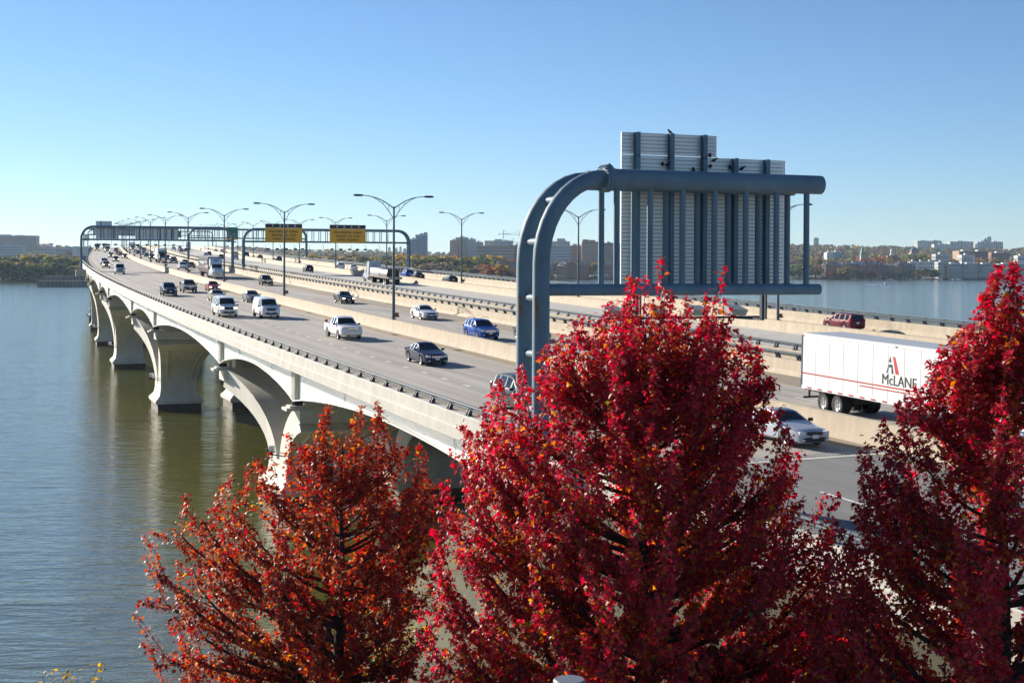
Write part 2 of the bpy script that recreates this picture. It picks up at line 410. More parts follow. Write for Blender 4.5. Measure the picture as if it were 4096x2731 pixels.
# drain scuppers on the shoulders
DRN = MB().box((0, 0, 0), (.5, 1.1, .012)).mesh('drain_grate', BLACK)
for br, d in ((near, -1.1), (near, 12.9), (far, 20.1), (near, -14.9)):
    for s in range(-55, 240, 17): inst('drain_grate', DRN, br, loc=P(s, d, deckz(d) + .008), rz=head(s))

# girders: haunched plates, deep at the bearings, arched between them
PIERS = [-11.5 + 79 * k for k in range(0, 9)]; HALF = 14.8
BEAR = sorted([c + h for c in PIERS for h in (-HALF, HALF)]); BEAR = [-72.0] + BEAR
def gbot(s):
    for a, b in zip(BEAR, BEAR[1:]):
        if a <= s <= b:
            t = (s - a) / (b - a); return -4.0 + 1.45 * math.sin(math.pi * t) ** .8
    return -2.6
def girder(parent, d, fine, s0=-73.4, s1=620):
    st = 1.6 if fine else 4
    a = sorted(set([round(s0 + st * i, 2) for i in range(int((s1 - s0) / st) + 1)] + BEAR))
    a = [s for s in a if s0 <= s <= s1]
    def web(dd, th, top, bot):
        mb = MB(); mb.rings([[P(s, dd - th / 2, top), P(s, dd + th / 2, top), P(s, dd + th / 2, bot(s)), P(s, dd - th / 2, bot(s))] for s in a]); return mb
    g = web(d, .05, -1.45, gbot).build('girder', GIRD, parent, smooth=20)
    fl = MB(); fl.rings([[P(s, d - .32, gbot(s)), P(s, d + .32, gbot(s)), P(s, d + .32, gbot(s) - .07), P(s, d - .32, gbot(s) - .07)] for s in a])
    fl.build('bottom_flange', GIRD, g, smooth=20)
    if fine:
        for s in BEAR:
            mb = MB()
            for k in range(5):
                p0 = P(s + (k - 2) * .24, d - .17, -1.5); mb.box(p0 + Vector((0, 0, (gbot(s) + 1.5) / 2)), (.30, .07, -gbot(s) - 1.5), head(s))
            c = P(s, d - .12, 0); mb.box(c + Vector((0, 0, (gbot(s) - 1.5) / 2)), (.16, 1.1, -gbot(s) - 1.5), head(s))
            mb.build('bearing_stiffener', mat('stiffener_paint', (.66, .66, .58), .5), g)
        for a_, b_ in zip(BEAR, BEAR[1:]):
            for t in (.28, .72):
                s = a_ + (b_ - a_) * t
                mb = MB(); h = -gbot(s) - 1.55
                for q in (-.14, .14): mb.box(P(s + q, d - .035, (gbot(s) - 1.5) / 2), (.03, .09, h), head(s))
                nb = int(h / .16)
                for k in range(nb): mb.box(P(s, d - .035, -1.6 - (k + .5) * h / nb), (.035, .16, .07), head(s))
                mb.build('splice_plate', GIRD, g)
    return g
girder(near, -15.15, True)
for d in (-9.2, -3.0, 3.2, 8.6, 12.9): girder(near, d, False, s1=380)
for d in (19.8, 27, 35, 43, 50.8): girder(far, d, False, s1=380)

# V piers
def leg(parent, sc, d0, wb, wt, sg, ztop, z0):
    rs = []; n = 9
    for k in range(n + 1):
        th = R(54) * k / n
        so = 1.9 + (HALF - 2.1) * (1 - math.cos(th)) / (1 - math.cos(R(54))); z = z0 + (ztop - z0) * math.sin(th) / math.sin(R(54))
        w = wb + (wt - wb) * (k / n) ** 2.2; tk = 2.9 - .7 * k / n
        a = th * .95                                       # centreline slope
        ds_, dz = math.cos(a) * tk / 2, math.sin(a) * tk / 2
        c = []
        for q, wd in ((-1, -1), (1, -1), (1, 1), (-1, 1)):
            p = P(sc + sg * (so + q * ds_), d0 + wd * w / 2); c.append((p.x, p.y, z - q * dz))
        rs.append(c)
    o = MB().rings(rs).build('leg', PIER, parent, smooth=25)
    # raised ribs on the outer face
    for e in (-.33, .33):
        rr = []
        for k in range(1, n - 1):
            th = R(54) * k / n; so = 1.9 + (HALF - 2.1) * (1 - math.cos(th)) / (1 - math.cos(R(54))); z = z0 + (ztop - z0) * math.sin(th) / math.sin(R(54))
            w = wb + (wt - wb) * (k / n) ** 2.2; tk = 2.9 - .7 * k / n; a = th * .95
            c = []
            for q, wd in ((1.0, -.09), (1.14, -.09), (1.14, .09), (1.0, .09)):
                p = P(sc + sg * (so + q * math.cos(a) * tk / 2), d0 + e * w + wd); c.append((p.x, p.y, z - q * math.sin(a) * tk / 2))
            rr.append(c)
        MB().rings(rr).build('rib', PIER, parent, smooth=25)
    return o
def pier(bridge, sc, d0, detail=True, lights=False):
    piv = bpy.data.objects.new('pier', None); piv.location = P(sc, d0, 0) * 1.0; piv.location.z = 0
    # built in world coordinates, so the pier group itself stays a plain mesh part: the plinth
    hs = head(sc)
    def ring(hx, hy, z): return [tuple(Vector((P(sc, d0).x, P(sc, d0).y, z)) + Matrix.Rotation(hs, 3, 'Z') @ Vector((x * hx, y * hy, 0))) for x, y in ((-1, -1), (1, -1), (1, 1), (-1, 1))]
    bpy.data.objects.remove(piv)
    mb = MB()
    mb.rings([ring(3.05, 4.25, .85), ring(3.1, 4.3, 1.0), ring(3.1, 4.3, 1.25), ring(2.85, 4.0, 1.5), ring(2.5, 3.6, 1.9), ring(2.38, 3.45, 2.6), ring(2.35, 3.4, 3.3)])
    pl = mb.build('pier', PIER, bridge, smooth=25)
    MB().rings([ring(2.8, 4.0, -2), ring(2.8, 4.0, .85)]).build('footing', PIERD, pl)
    for sg in (-1, 1):
        sb = sc + sg * HALF; ztop = P(sb, 0, -4.0).z - 1.35
        leg(pl, sc, d0, 4.7, 8.2, sg, ztop, 3.0)
        q = P(sb, d0, 0); M = Matrix.Rotation(head(sb), 3, 'Z')
        cp = MB().box((q.x, q.y, ztop + .28), (8.7, 2.5, .95), head(sb))
        cp.build('cap', PIER, pl)
        for dd in (-4.25 + 0.0, 1.6):
            b = P(sb, d0 + dd, 0)
            m2 = MB(); m2.box((b.x, b.y, ztop + .78), (1.9, 1.6, .2), head(sb)); m2.box((b.x, b.y, ztop + .95), (1.35, 1.2, .16), head(sb))
            m2.build('pedestal', PIER, pl)
            m3 = MB(); m3.lathe([(.42, ztop + 1.03), (.42, ztop + 1.30)], 12, 'Z', (b.x, b.y, 0)); m3.build('bearing', STEELD, pl)
    if lights:
        for k, (so, zz) in enumerate(((-3.2, 4.6), (-2.5, 4.3))):
            p = P(sc + so, d0 - 3.5, 0); m4 = MB(); m4.lathe([(.05, -.3), (.28, -.25), (.32, .18), (.30, .2)], 12, 'X', (p.x, p.y, zz))
            m4.tube([(p.x, p.y, zz - .2), (p.x + 1.4, p.y + .3, zz - .45)], .05, 5); m4.build('floodlight', WHITEP if k == 0 else BLACK, pl, smooth=True)
    return pl
for k, c in enumerate(PIERS[:7]):
    pier(near, c, -10.9, lights=k < 5)
    if k < 4:
        for d in (-1.2, 8.6): pier(near, c, d)
        for d in (24.2, 34.5, 45.0): pier(far, c + 4, d)
# abutment wall and end columns under the near end
for br, d0, d1 in ((near, -15.6, 13.4), (far, 19, 52)):
    mb = MB(); a, b = P(-73.6, d0, 0), P(-73.6, d1, 0); c, d_ = P(-75.4, d1, 0), P(-75.4, d0, 0)
    mb.hull8([(q.x, q.y, 3) for q in (a, b, c, d_)], [(q.x, q.y, q.z - 1.7) for q in (a, b, c, d_)]); mb.build('abutment', PIER, br)
for d in (-14.4, -7, 0, 7, 12):
    q = P(-69, d, 0); mb = MB(); mb.lathe([(.75, -1), (.75, q.z - 5.4), (1.0, q.z - 4.9), (1.0, q.z - 4.6)], 14, 'Z', (q.x, q.y, 0)); mb.build('end_column', PIER, near, smooth=True)
# ------------------------------------------------------------------ median lamps
def lamp_proto():
    r = empty('street_lamp'); H = 10.3
    mb = MB(); mb.box((0, 0, .03), (.42, .42, .06)); mb.tube([(0, 0, 0), (0, 0, H)], [.15, .085], 10); mb.build('pole', STEELP, r, True)
    mb = MB(); mb.box((.30, .02, .42), (.34, .22, .42)); mb.box((.30, -.14, .30), (.42, .10, .12)); mb.build('transformer_box', RUST, r)
    MB().lathe([(.11, H - .05), (.12, H + .05), (.03, H + .18)], 8).build('cap', STEELP, r, True)
    for sx in (-1, 1):
        a = MB(); kx, kz = .81, .78
        ux = [0, .55, 1.25, 2.1, 3.0, 3.75]; uz = [-.05, .33, .80, 1.17, 1.36, 1.42]; lx = [0, .55, 1.25, 1.9, 2.6]; lz = [-1.35, -.45, .42, .92, 1.27]
        a.tube([(sx * x * kx, 0, H + z * kz) for x, z in zip(ux, uz)], [.06, .055, .05, .045, .04, .035], 6)
        a.tube([(sx * x * kx, 0, H + z * kz) for x, z in zip(lx, lz)], .035, 5)
        for q in (.62, 1.28): a.tube([(sx * q * kx, 0, H + kz * np.interp(q, lx, lz)), (sx * q * kx, 0, H + kz * np.interp(q, ux, uz))], .022, 4)
        arm = a.build('arm', STEELP, r, True)
        hd = MB(); hd.rings([[(sx * (x - 3.75 + 3.75 * kx), w * u, H + 1.42 * kz + h * v) for u, v in ((-1, -1), (1, -1), (1, .3), (.5, 1), (-.5, 1), (-1, .3))] for x, w, h in ((3.65, .06, .05), (3.8, .15, .09), (4.3, .19, .10), (4.5, .13, .07), (4.58, .04, .03))])
        hd.build('luminaire', BLACK, arm, True)
    return r
LP = lamp_proto(); ordn = ['first', 'second', 'third', 'fourth', 'fifth', 'sixth', 'seventh', 'eighth', 'ninth', 'tenth', 'eleventh', 'twelfth', 'thirteenth', 'fourteenth']
first = True
def put_lamp(s, d, e, label, group):
    global first
    o = LP if first else copy_tree(LP); first = False
    o.location = P(s, d, e); o.rotation_euler = (0, 0, head(s)); tag(o, label, 'street lamp', group)
for k in range(14): put_lamp(48.77 * k, 0, 0, f'{ordn[k]} twin-arm lamp from the camera on the nearer bridge median', 'lamps along the nearer median')
for k in range(12): put_lamp(-6.0 + 49.4 * k, 37.5, -.05, f'{ordn[k]} twin-arm lamp from the camera on the second bridge median', 'lamps along the far median')

# ------------------------------------------------------------------ overhead gantries
RUSTS = mat('rust_streak', (.24, .12, .06), .8, noise=(5, .35))
def sign_back(parent, org, M, x0, x1, z0, z1, y, rows=.305, mull=None, name='sign_panel'):
    """ribbed aluminium back of a sign: each extruded plank its own piece, faces local -Y"""
    n = max(1, round((z1 - z0) / rows)); h = (z1 - z0) / n
    plank = MB(); plank.mm((x0, y, .012), (x1, y + .03, h - .012)); plank.mm((x0, y - .05, h - .034), (x1, y, h - .012))
    me = plank.mesh('plank', ALU)
    root = MB(); root.mm((x0 + .02, y + .032, z0 + .01), (x1 - .02, y + .05, z1 - .01)); sp = root.build(name, BLACK, parent)
    for k in range(n): inst('plank', me, sp, loc=(0, 0, z0 + k * h))
    for xa in (x0 - .03, x1): MB().mm((xa, y - .03, z0), (xa + .03, y + .05, z1)).build('edge_trim', WHITEP, sp)
    for x in (mull or []):
        q = MB(); q.mm((x - .10, y - .30, z0 - .1), (x + .10, y - .275, z1)); q.mm((x - .02, y - .275, z0 - .1), (x + .02, y - .07, z1)); q.mm((x - .10, y - .07, z0 - .1), (x + .10, y - .047, z1)); q.build('mullion', STEEL, sp)
    return sp
def pipe_frame(root, x0, x1, zlo, ztop, zbase, rad, rt, rl, rp, y, close_right, spacing, phase=0.0, tr=.11, pr=None, nm=('post', 'top_pipe', 'bottom_pipe', 'strut')):
    """portal or cantilever frame in the plane y: posts run up and bend into the top pipe"""
    rad, rz = rad if isinstance(rad, tuple) else (rad, rad)
    arc = [(x0, y, zbase)] + [(x0 + rad * (1 - math.cos(a)), y, ztop - rz + rz * math.sin(a)) for a in np.linspace(0, math.pi / 2, 11)]
    MB().tube(arc, rp, 16).build(nm[0], STEEL, root, 60)
    xe = x1 - rad if close_right else x1
    MB().tube([(x0 + rad, y, ztop), (xe, y, ztop)], rt, 16).build(nm[1], STEEL, root, 60)
    if close_right:
        arc = [(x1, y, zbase)] + [(x1 - rad * (1 - math.cos(a)), y, ztop - rz + rz * math.sin(a)) for a in np.linspace(0, math.pi / 2, 11)]
        MB().tube(arc, rp, 16).build(nm[0], STEEL, root, 60)
    MB().tube([(x0, y, zlo), (x1, y, zlo)], rl, 14).build(nm[2], STEEL, root, 60)
    me = MB().tube([(0, 0, zlo), (0, 0, ztop - rt * .6)], tr, 12).mesh(nm[3], STEEL, 60)
    x = x0 + rad + phase
    while x < (x1 - rad if close_right else x1 - .2):
        inst(nm[3], me, root, loc=(x, y, 0)); x += spacing
def gantry_root(name, s, d, label, e=0.0):
    q = P(s, d, e); return empty(name, q, head(s), label, 'sign gantry')
# near cantilever
g0 = gantry_root('sign_gantry', -74.6, -17.35, 'large near cantilever gantry of blue-grey pipes carrying sign backs', 0)
zc = P(-74.6, -17.35).z                                   # local z = world z - zc
T, B = 22.70 - zc, 18.25 - zc; RAD = (2.7, 3.4)
for y, ph in ((0.0, .60), (1.62, .72)):
    pipe_frame(g0, 0, 13.0 if y == 0 else 12.75, B, T, -4.0, RAD, .40, .235, .34, y, False, 1.508, ph, .125)
for z in (-4.78 + T, -2.56 + T, -7.0 + T, -9.2 + T, -.89 + T):
    x = {-2.56 + T: .08, -.89 + T: .88}.get(z, 0)
    MB().tube([(x, .2, z), (x, 1.45, z)], .16, 12).build('cross_tube', STEEL, g0, 60)
fl = MB(); fl.lathe([(.56, 2.66), (.56, 2.78)], 28, 'X', (0, 0, T)); fl.lathe([(.56, 2.80), (.56, 2.92)], 28, 'X', (0, 0, T)); fl.lathe([(.46, 2.92), (.41, 3.1)], 28, 'X', (0, 0, T))
for k in range(24):
    a = 2 * math.pi * k / 24; fl.tube([(2.58, .5 * math.cos(a), T + .5 * math.sin(a)), (3.0, .5 * math.cos(a), T + .5 * math.sin(a))], .028, 6)
fl.build('flange', STEEL, g0, 40)
MB().lathe([(.37, 13.0), (.40, 13.01), (.40, 13.05), (.30, 13.08)], 20, 'X', (0, 0, T)).build('end_cap', STEEL, g0, 30)
Z0, Z1, Z2 = 18.45 - zc, 23.9 - zc, 24.85 - zc
sign_back(g0, None, None, 4.78, 12.84, Z0, Z1, 2.45, rows=.166, mull=[5.41, 7.04, 8.66, 10.21, 11.82])
sign_back(g0, None, None, 4.78, 9.33, Z1 + .01, Z2, 2.45, rows=.166, mull=[5.41, 7.04, 8.66])
for x in (5.47, 11.7):                                    # light brackets under the sign
    q = MB(); q.mm((x - .06, 2.3, B - 1.35), (x + .06, 2.5, B + .1)); q.mm((x + .14, 2.3, B - 1.35), (x + .20, 2.5, B + .1)); q.mm((x - .06, 2.3, B - 1.4), (x + .06, 4.6, B - 1.3)); q.build('light_bracket', STEELD, g0)
MB().tube([(5.0, 4.4, B - 1.33), (12.9, 4.4, B - 1.33)], .06, 6).build('light_rail', STEELD, g0)
for x in (5.4, 7.5, 9.6, 11.6):
    q = MB(); q.hull8([(x - .35, 4.1, B - 1.25), (x + .35, 4.1, B - 1.25), (x + .35, 4.7, B - 1.25), (x - .35, 4.7, B - 1.25)], [(x - .42, 4.0, B - .95), (x + .42, 4.0, B - 1.0), (x + .42, 4.8, B - .80), (x - .42, 4.8, B - .75)]); q.build('sign_light', mat('sign_light', (.35, .38, .36), .4), g0)
for yy, xs in ((0, -.335), (1.62, -.335)):               # rust runs on the posts
    mb = MB()
    for k, (a0, zt, ln, w) in enumerate(((-2.6, 4.35, 1.25, .05), (-2.45, 4.25, .8, .035), (-2.3, 3.9, .9, .03), (-2.75, 4.3, .5, .03))):
        r_ = .343; cx, cy = math.cos(a0) * r_, math.sin(a0) * r_
        n = 5; L_ = []; 
        for j in range(n + 1):
            zz = T - 9.0 + zt - ln * j / n; ww = w * (1 - j / n * .8) / r_
            L_.append([(math.cos(a0 - ww) * r_, yy + math.sin(a0 - ww) * r_, zz), (math.cos(a0 + ww) * r_, yy + math.sin(a0 + ww) * r_, zz)])
        mb.rings(L_, cap=False, closed=False)
    mb.build('rust_streak', RUSTS, g0)
q = MB(); c = P(-73.8, -17.2, 0)
q.box(c + Vector((0, 0, -2.6)), (2.2, 4.2, 2.4), head(-74)); q.build('bracket', FASC, near)
q = MB(); c = P(207, -17.5, 0); q.box(c + Vector((-.1, 0, -1.75)), (2.3, 2.6, 1.5), head(207)); q.box(c + Vector((-.1, 0, -.93)), (1.4, 1.6, .14), head(207)); q.build('bracket', FASC, near)
# starlings on the sign
BIRD = mat('bird_dark', (.02, .018, .02), .5)
def bird_mesh():
    mb = MB(); prof = [(-.115, .012, .030, .018), (-.07, .028, .042, .030), (-.03, .048, .058, .050), (.02, .056, .075, .056), (.06, .046, .098, .048), (.085, .034, .122, .036), (.105, .036, .140, .036), (.125, .030, .143, .030), (.140, .012, .140, .012), (.165, .003, .134, .003)]
    mb.rings([[(w * math.cos(a), y, z + h * math.sin(a)) for a in np.linspace(0, 2 * math.pi, 9)[:-1]] for y, w, z, h in prof])
    mb.hull8([(-.02, -.19, -.002), (.02, -.19, -.002), (.022, -.10, .03), (-.022, -.10, .03)], [(-.02, -.19, .006), (.02, -.19, .006), (.022, -.10, .045), (-.022, -.10, .045)])
    for x in (-.02, .02): mb.tube([(x, .02, .04), (x, .025, -.01)], .005, 4)
    return mb.mesh('bird', BIRD, 60)
BM = bird_mesh()
def bz(v): return 19.2 + (1068 - v) * 60.0 / 5694 - zc
birds = [(7.10, 2.46, Z2, 1.9, 'dark bird standing on the top edge of the tall sign back'),
         (3.05, 0.0, T + .41, 2.0, 'dark bird on the big pipe just right of the flange'),
         (6.70, 2.39, bz(664), 2.6, 'dark bird perched left of the middle mullion of the tall sign back'),
         (6.92, 2.39, bz(664), -2.4, 'dark bird tucked against the left side of the middle mullion'),
         (8.22, 2.39, bz(682), 2.4, 'lowest dark bird between the second and third mullions'),
         (9.05, 2.39, bz(666), 2.6, 'dark bird right of the third mullion, below the step'),
         (9.02, 2.39, bz(622), 2.7, 'dark bird near the right edge of the tall sign back'),
         (9.22, 2.39, bz(640), -2.0, 'dark bird sitting at the inner corner of the sign step'),
         (10.02, 2.39, bz(668), 2.5, 'dark bird left of the fourth mullion on the low sign back'),
         (10.62, 2.39, bz(670), -2.2, 'rightmost dark bird on the low sign back')]
Mg = Matrix.Translation(P(-74.6, -17.35)) @ Matrix.Rotation(head(-74.6), 4, 'Z')
for x, y, z, rz, lb in birds:
    w = Mg @ Vector((x, y, z)); o = inst('bird', BM, None, loc=w, rz=rz + head(-74.6)); o.scale = (1.15,) * 3; tag(o, lb, 'bird', 'birds on the near gantry')

# portal over the nearer bridge seen from behind
def portal(name, s, d0, d1, top, low, label, rad=2.6, sp=1.55, rp=.27, y2=None):
    r = gantry_root(name, s, d0, label); 
    for y in ((0, 1.4) if y2 is None else y2):
        pipe_frame(r, 0, d1 - d0, low, top, -3.5, rad, .29, .20, rp, y, True, sp, .1 if y == 0 else .8, .085)
    for x in (0, d1 - d0):
        for z in (top - 7.4, top - 5.4, top - 3.4): MB().tube([(x, .1, z), (x, 1.3, z)], .12, 10).build('cross_tube', STEEL, r, 60)
    return r
s1 = 207; g1 = portal('sign_gantry', s1, -17.5, 16.3, 8.75, 5.85, 'wide blue-grey portal gantry with sign backs over the oncoming lanes')
o = 17.5
sign_back(g1, None, None, -14.3 + o, -9.3 + o, 6.1, 8.7, 1.9, rows=.36, mull=[-13.2 + o, -10.4 + o])
sign_back(g1, None, None, -14.3 + o, -10.8 + o, 8.72, 10.1, 1.9, rows=.36, mull=[-13.2 + o])
sign_back(g1, None, None, -5.6 + o, 3.9 + o, 6.1, 8.7, 1.9, rows=.36, mull=[-4.6 + o, -2.3 + o, 0 + o, 2.6 + o])
sign_back(g1, None, None, -1.9, -.35, 2.1, 4.3, .3, rows=.36); sign_back(g1, None, None, .45, 1.5, 2.1, 4.3, .3, rows=.36)
def lights_under(r, xs, z, x0, x1, y=-1.6):
    mb = MB(); mb.tube([(x0, y, z), (x1, y, z)], .045, 5)
    for x in np.arange(x0 + .5, x1, 3.2): mb.tube([(x, y, z), (x, y, z + .9), (x, 0, z + 1.2)], .04, 5)
    mb.build('light_rail', STEELD, r)
    me = MB().hull8([(-.3, -.2, 0), (.3, -.2, 0), (.3, .2, 0), (-.3, .2, 0)], [(-.36, -.24, .26), (.36, -.24, .26), (.36, .24, .36), (-.36, .24, .36)]).mesh('sign_light', BLACK)
    for x in xs: inst('sign_light', me, r, loc=(x, y, z))
lights_under(g1, [4, 6, 7.6, 12.6, 14.6, 16.6, 18.6, 20.6], 4.6, 3, 24, 3.2)
# drawbridge warning portal over the second bridge
YEL = mat('sign_yellow', (.78, .38, .012), .5, noise=(.8, .05)); BLK = mat('sign_black', (.012, .018, .022), .5)
GRN = mat('sign_green', (.0, .16, .085), .45); SGW = mat('sign_white', (.78, .80, .80), .5)
s2 = 188; zc2 = P(s2, 16.3).z
g2 = portal('sign_gantry', s2, 16.3, 53.8, 27.0 - zc2, 24.3 - zc2, 'portal gantry carrying two yellow drawbridge warning signs')
def warn(x0, x1, z0, z1, y=-.62):
    b = MB(); b.mm((x0, y, z0), (x1, y + .12, z1 - .9)); bd = b.build('warning_sign', YEL, g2)
    MB().mm((x0, y - .01, z1 - .88), (x1, y + .12, z1)).build('beacon_panel', BLK, bd)
    for t in (.2, .4, .6, .8):
        x = x0 + (x1 - x0) * t; MB().lathe([(.30, y - .13), (.30, y - .02)], 14, 'Y', (x, 0, z1 - .44)).build('beacon_hood', BLACK, bd, True)
        MB().lathe([(.20, y - .16), (.20, y - .132)], 12, 'Y', (x, 0, z1 - .44)).build('beacon', mat('beacon_lens', (.55, .55, .5), .15), bd, True)
    for i, tx in enumerate(('DRAWBRIDGE  AHEAD', 'PREPARE  TO  STOP', 'WHEN  FLASHING')):
        me = text_mesh(tx, .62, BLK, bold=.012)
        inst('lettering', me, bd, M=Matrix.Translation(((x0 + x1) / 2, y - .012, z1 - 1.72 - i * .83)) @ Matrix.Rotation(math.pi / 2, 4, 'X'))
warn(20.9 - 16.3, 29.1 - 16.3, 24.15 - zc2, 28.25 - zc2); warn(35.3 - 16.3, 43.5 - 16.3, 24.1 - zc2, 28.2 - zc2)
lights_under(g2, [4.9, 7, 9, 11, 12.6, 19.2, 21.2, 23.2, 25, 26.8], 22.5 - zc2, 4, 31, -2.2)
MB().mm((-.24, -.345, 2.0), (.24, -.30, 3.9)).build('post_sign', GRN, g2)
# farther gantries
s5 = 330; zc5 = P(s5, 16.3).z
g5 = portal('sign_gantry', s5, 16.3, 53.5, 8.9, 6.1, 'farther portal gantry with a green exit sign over the second bridge')
gs = MB(); gs.mm((11.7, -.62, 5.6), (15.0, -.5, 9.6)); gsn = gs.build('exit_sign', GRN, g5)
MB().mm((11.7, -.64, 5.55), (15.0, -.5, 6.1)).build('exit_band', YEL, gsn)
for i, tx in enumerate(('Alexandria', 'Fort Belvoir')):
    inst('lettering', text_mesh(tx, .55, SGW), gsn, M=Matrix.Translation((13.35, -.635, 7.5 - i * .75)) @ Matrix.Rotation(math.pi / 2, 4, 'X'))
lights_under(g5, [12.2, 14.2], 4.8, 11.3, 15.8, -2.0)
g3 = portal('sign_gantry', 560, -17.5, 16.3, 9.0, 6.2, 'far portal gantry with sign backs, behind the first portal')
sign_back(g3, None, None, 4.2, 9.2, 6.3, 9.0, 1.8, rows=.5); sign_back(g3, None, None, 13, 19, 6.3, 10.6, 1.8, rows=.5)
sign_back(g3, None, None, .4, 2.4, 3.4, 6.0, 1.8, rows=.5)
g4 = portal('sign_gantry', 735, 16.3, 53.5, 9.0, 6.2, 'farthest portal gantry at the crest of the second bridge')
for x0, x1 in ((5, 10), (13, 19)):
    MB().mm((x0, -.62, 5.2), (x1, -.5, 8.8)).build('exit_sign', GRN, g4)
g6 = portal('sign_gantry', 700, -17.5, 16.3, 8.6, 6.0, 'farthest portal gantry at the crest of the nearer bridge')
sign_back(g6, None, None, 6, 14, 5.4, 9.2, 1.8, rows=.5); sign_back(g6, None, None, 18, 26, 5.4, 9.2, 1.8, rows=.5)
# ------------------------------------------------------------------ vehicles: local +Y is the front, z = 0 the road
def wheel_meshes(r, w, nm, dual=False):
    t = MB().lathe([(r * .62, -w / 2), (r * .93, -w / 2), (r, -w * .36), (r, w * .36), (r * .93, w / 2), (r * .62, w / 2), (r * .62, -w / 2)], 18, 'X', cap=False).mesh('wheel', RUBBER, 50)
    m = MB(); m.lathe([(.05 * r, w * .40), (.2 * r, w * .44), (.2 * r, w * .36), (.58 * r, w * .40), (.64 * r, w * .47), (.66 * r, w * .40), (.66 * r, -w * .4), (.05 * r, -w * .4)], 18, 'X')
    for k in range(5):
        a = 2 * math.pi * k / 5; m.box((w * .42, .40 * r * math.cos(a), .40 * r * math.sin(a)), (.05 * w, .44 * r, .13 * r), M=Matrix.Rotation(a, 3, 'X'))
    return t, m.mesh('rim', RIM, 50)
def loft_body(keys, arches, side, wind, rearw, cargo=False):
    """keys: (y, zb, belt, top, w, wr); returns body mesh and glass meshes"""
    K = np.array(sorted(keys)); ys = set(K[:, 0])
    for yc, r in arches:
        for q in (-1, -.9, -.6, 0, .6, .9, 1): ys.add(round(yc + q * r, 3))
    for a, b in side: ys.add(a); ys.add(b)
    ys = sorted(ys); I = lambda c: np.interp(ys, K[:, 0], K[:, c])
    zb, belt, top, w, wr = I(1), I(2), I(3), I(4), I(5)
    bm = bmesh.new(); rings = []
    for i, y in enumerate(ys):
        z0 = zb[i]
        for yc, r in arches:
            if abs(y - yc) < r - 1e-6: z0 = max(z0, .30 + math.sqrt(max(0, r * r - (y - yc) ** 2)) * .98)
        z0 = min(z0, belt[i] - .12); W = w[i]
        half = [(.84 * W, z0), (.97 * W, min(z0 + .10, belt[i] - .08)), (W, z0 + (belt[i] - z0) * .55), (.975 * W, belt[i]), (wr[i], top[i] - (.05 if top[i] - belt[i] > .2 else .02)), (wr[i] * .72, top[i])]
        pts = [(0, z0)] + half + [(0, top[i] + .025)] + [(-x, z) for x, z in half[::-1]]
        rings.append([bm.verts.new((x, y, z)) for x, z in pts])
    n = len(rings[0]); F = {}
    for i in range(len(ys) - 1):
        for k in range(n):
            F[(i, k)] = bm.faces.new((rings[i][k], rings[i][(k + 1) % n], rings[i + 1][(k + 1) % n], rings[i + 1][k]))
    bm.faces.new(rings[0]); bm.faces.new(rings[-1][::-1])
    bmesh.ops.recalc_face_normals(bm, faces=bm.faces)
    groups = []
    def pick(a, b, kk): return [F[(i, k)] for i in range(len(ys) - 1) if a - 1e-4 <= ys[i] and ys[i + 1] <= b + 1e-4 for k in kk]
    for a, b in side:
        groups.append(('side_window', pick(a, b, (4,)))); groups.append(('side_window', pick(a, b, (9,))))
    groups.append(('windscreen', pick(wind[0], wind[1], (5, 6, 7, 8))))
    if rearw: groups.append(('rear_window', pick(rearw[0], rearw[1], (5, 6, 7, 8))))
    out = []
    for nm, fs in groups:
        if not fs: continue
        bmesh.ops.inset_region(bm, faces=fs, thickness=.055 if nm == 'side_window' else .07, depth=-.012, use_even_offset=True)
        g = MB(); idx = {}
        for f in fs:
            t = []
            for v in f.verts:
                if v not in idx: idx[v] = len(g.v); g.v.append(tuple(v.co))
                t.append(idx[v])
            g.f.append(tuple(t))
        out.append((nm, g.mesh(nm, GLASS)))
    allg = [f for _, fs in groups for f in fs]
    bmesh.ops.delete(bm, geom=allg, context='FACES_ONLY')
    me = bpy.data.meshes.new('body'); bm.to_mesh(me); bm.free(); me.materials.append(WHITEP)
    me.shade_smooth(); me.set_sharp_from_angle(angle=R(34)); return me, out
def rbox(c, d, b=.25):                                    # box with chamfered edges
    hx, hy, hz = d[0] / 2, d[1] / 2, d[2] / 2; m = MB(); q = 1 - b
    rr = []
    for z, k in ((-hz, q), (-hz * q, 1), (hz * q, 1), (hz, q)):
        rr.append([(c[0] + x * hx * k, c[1] + y * hy * k, c[2] + z) for x, y in ((-1, -q), (-q, -1), (q, -1), (1, -q), (1, q), (q, 1), (-q, 1), (-1, q))])
    return m.rings(rr)
KIND = {}
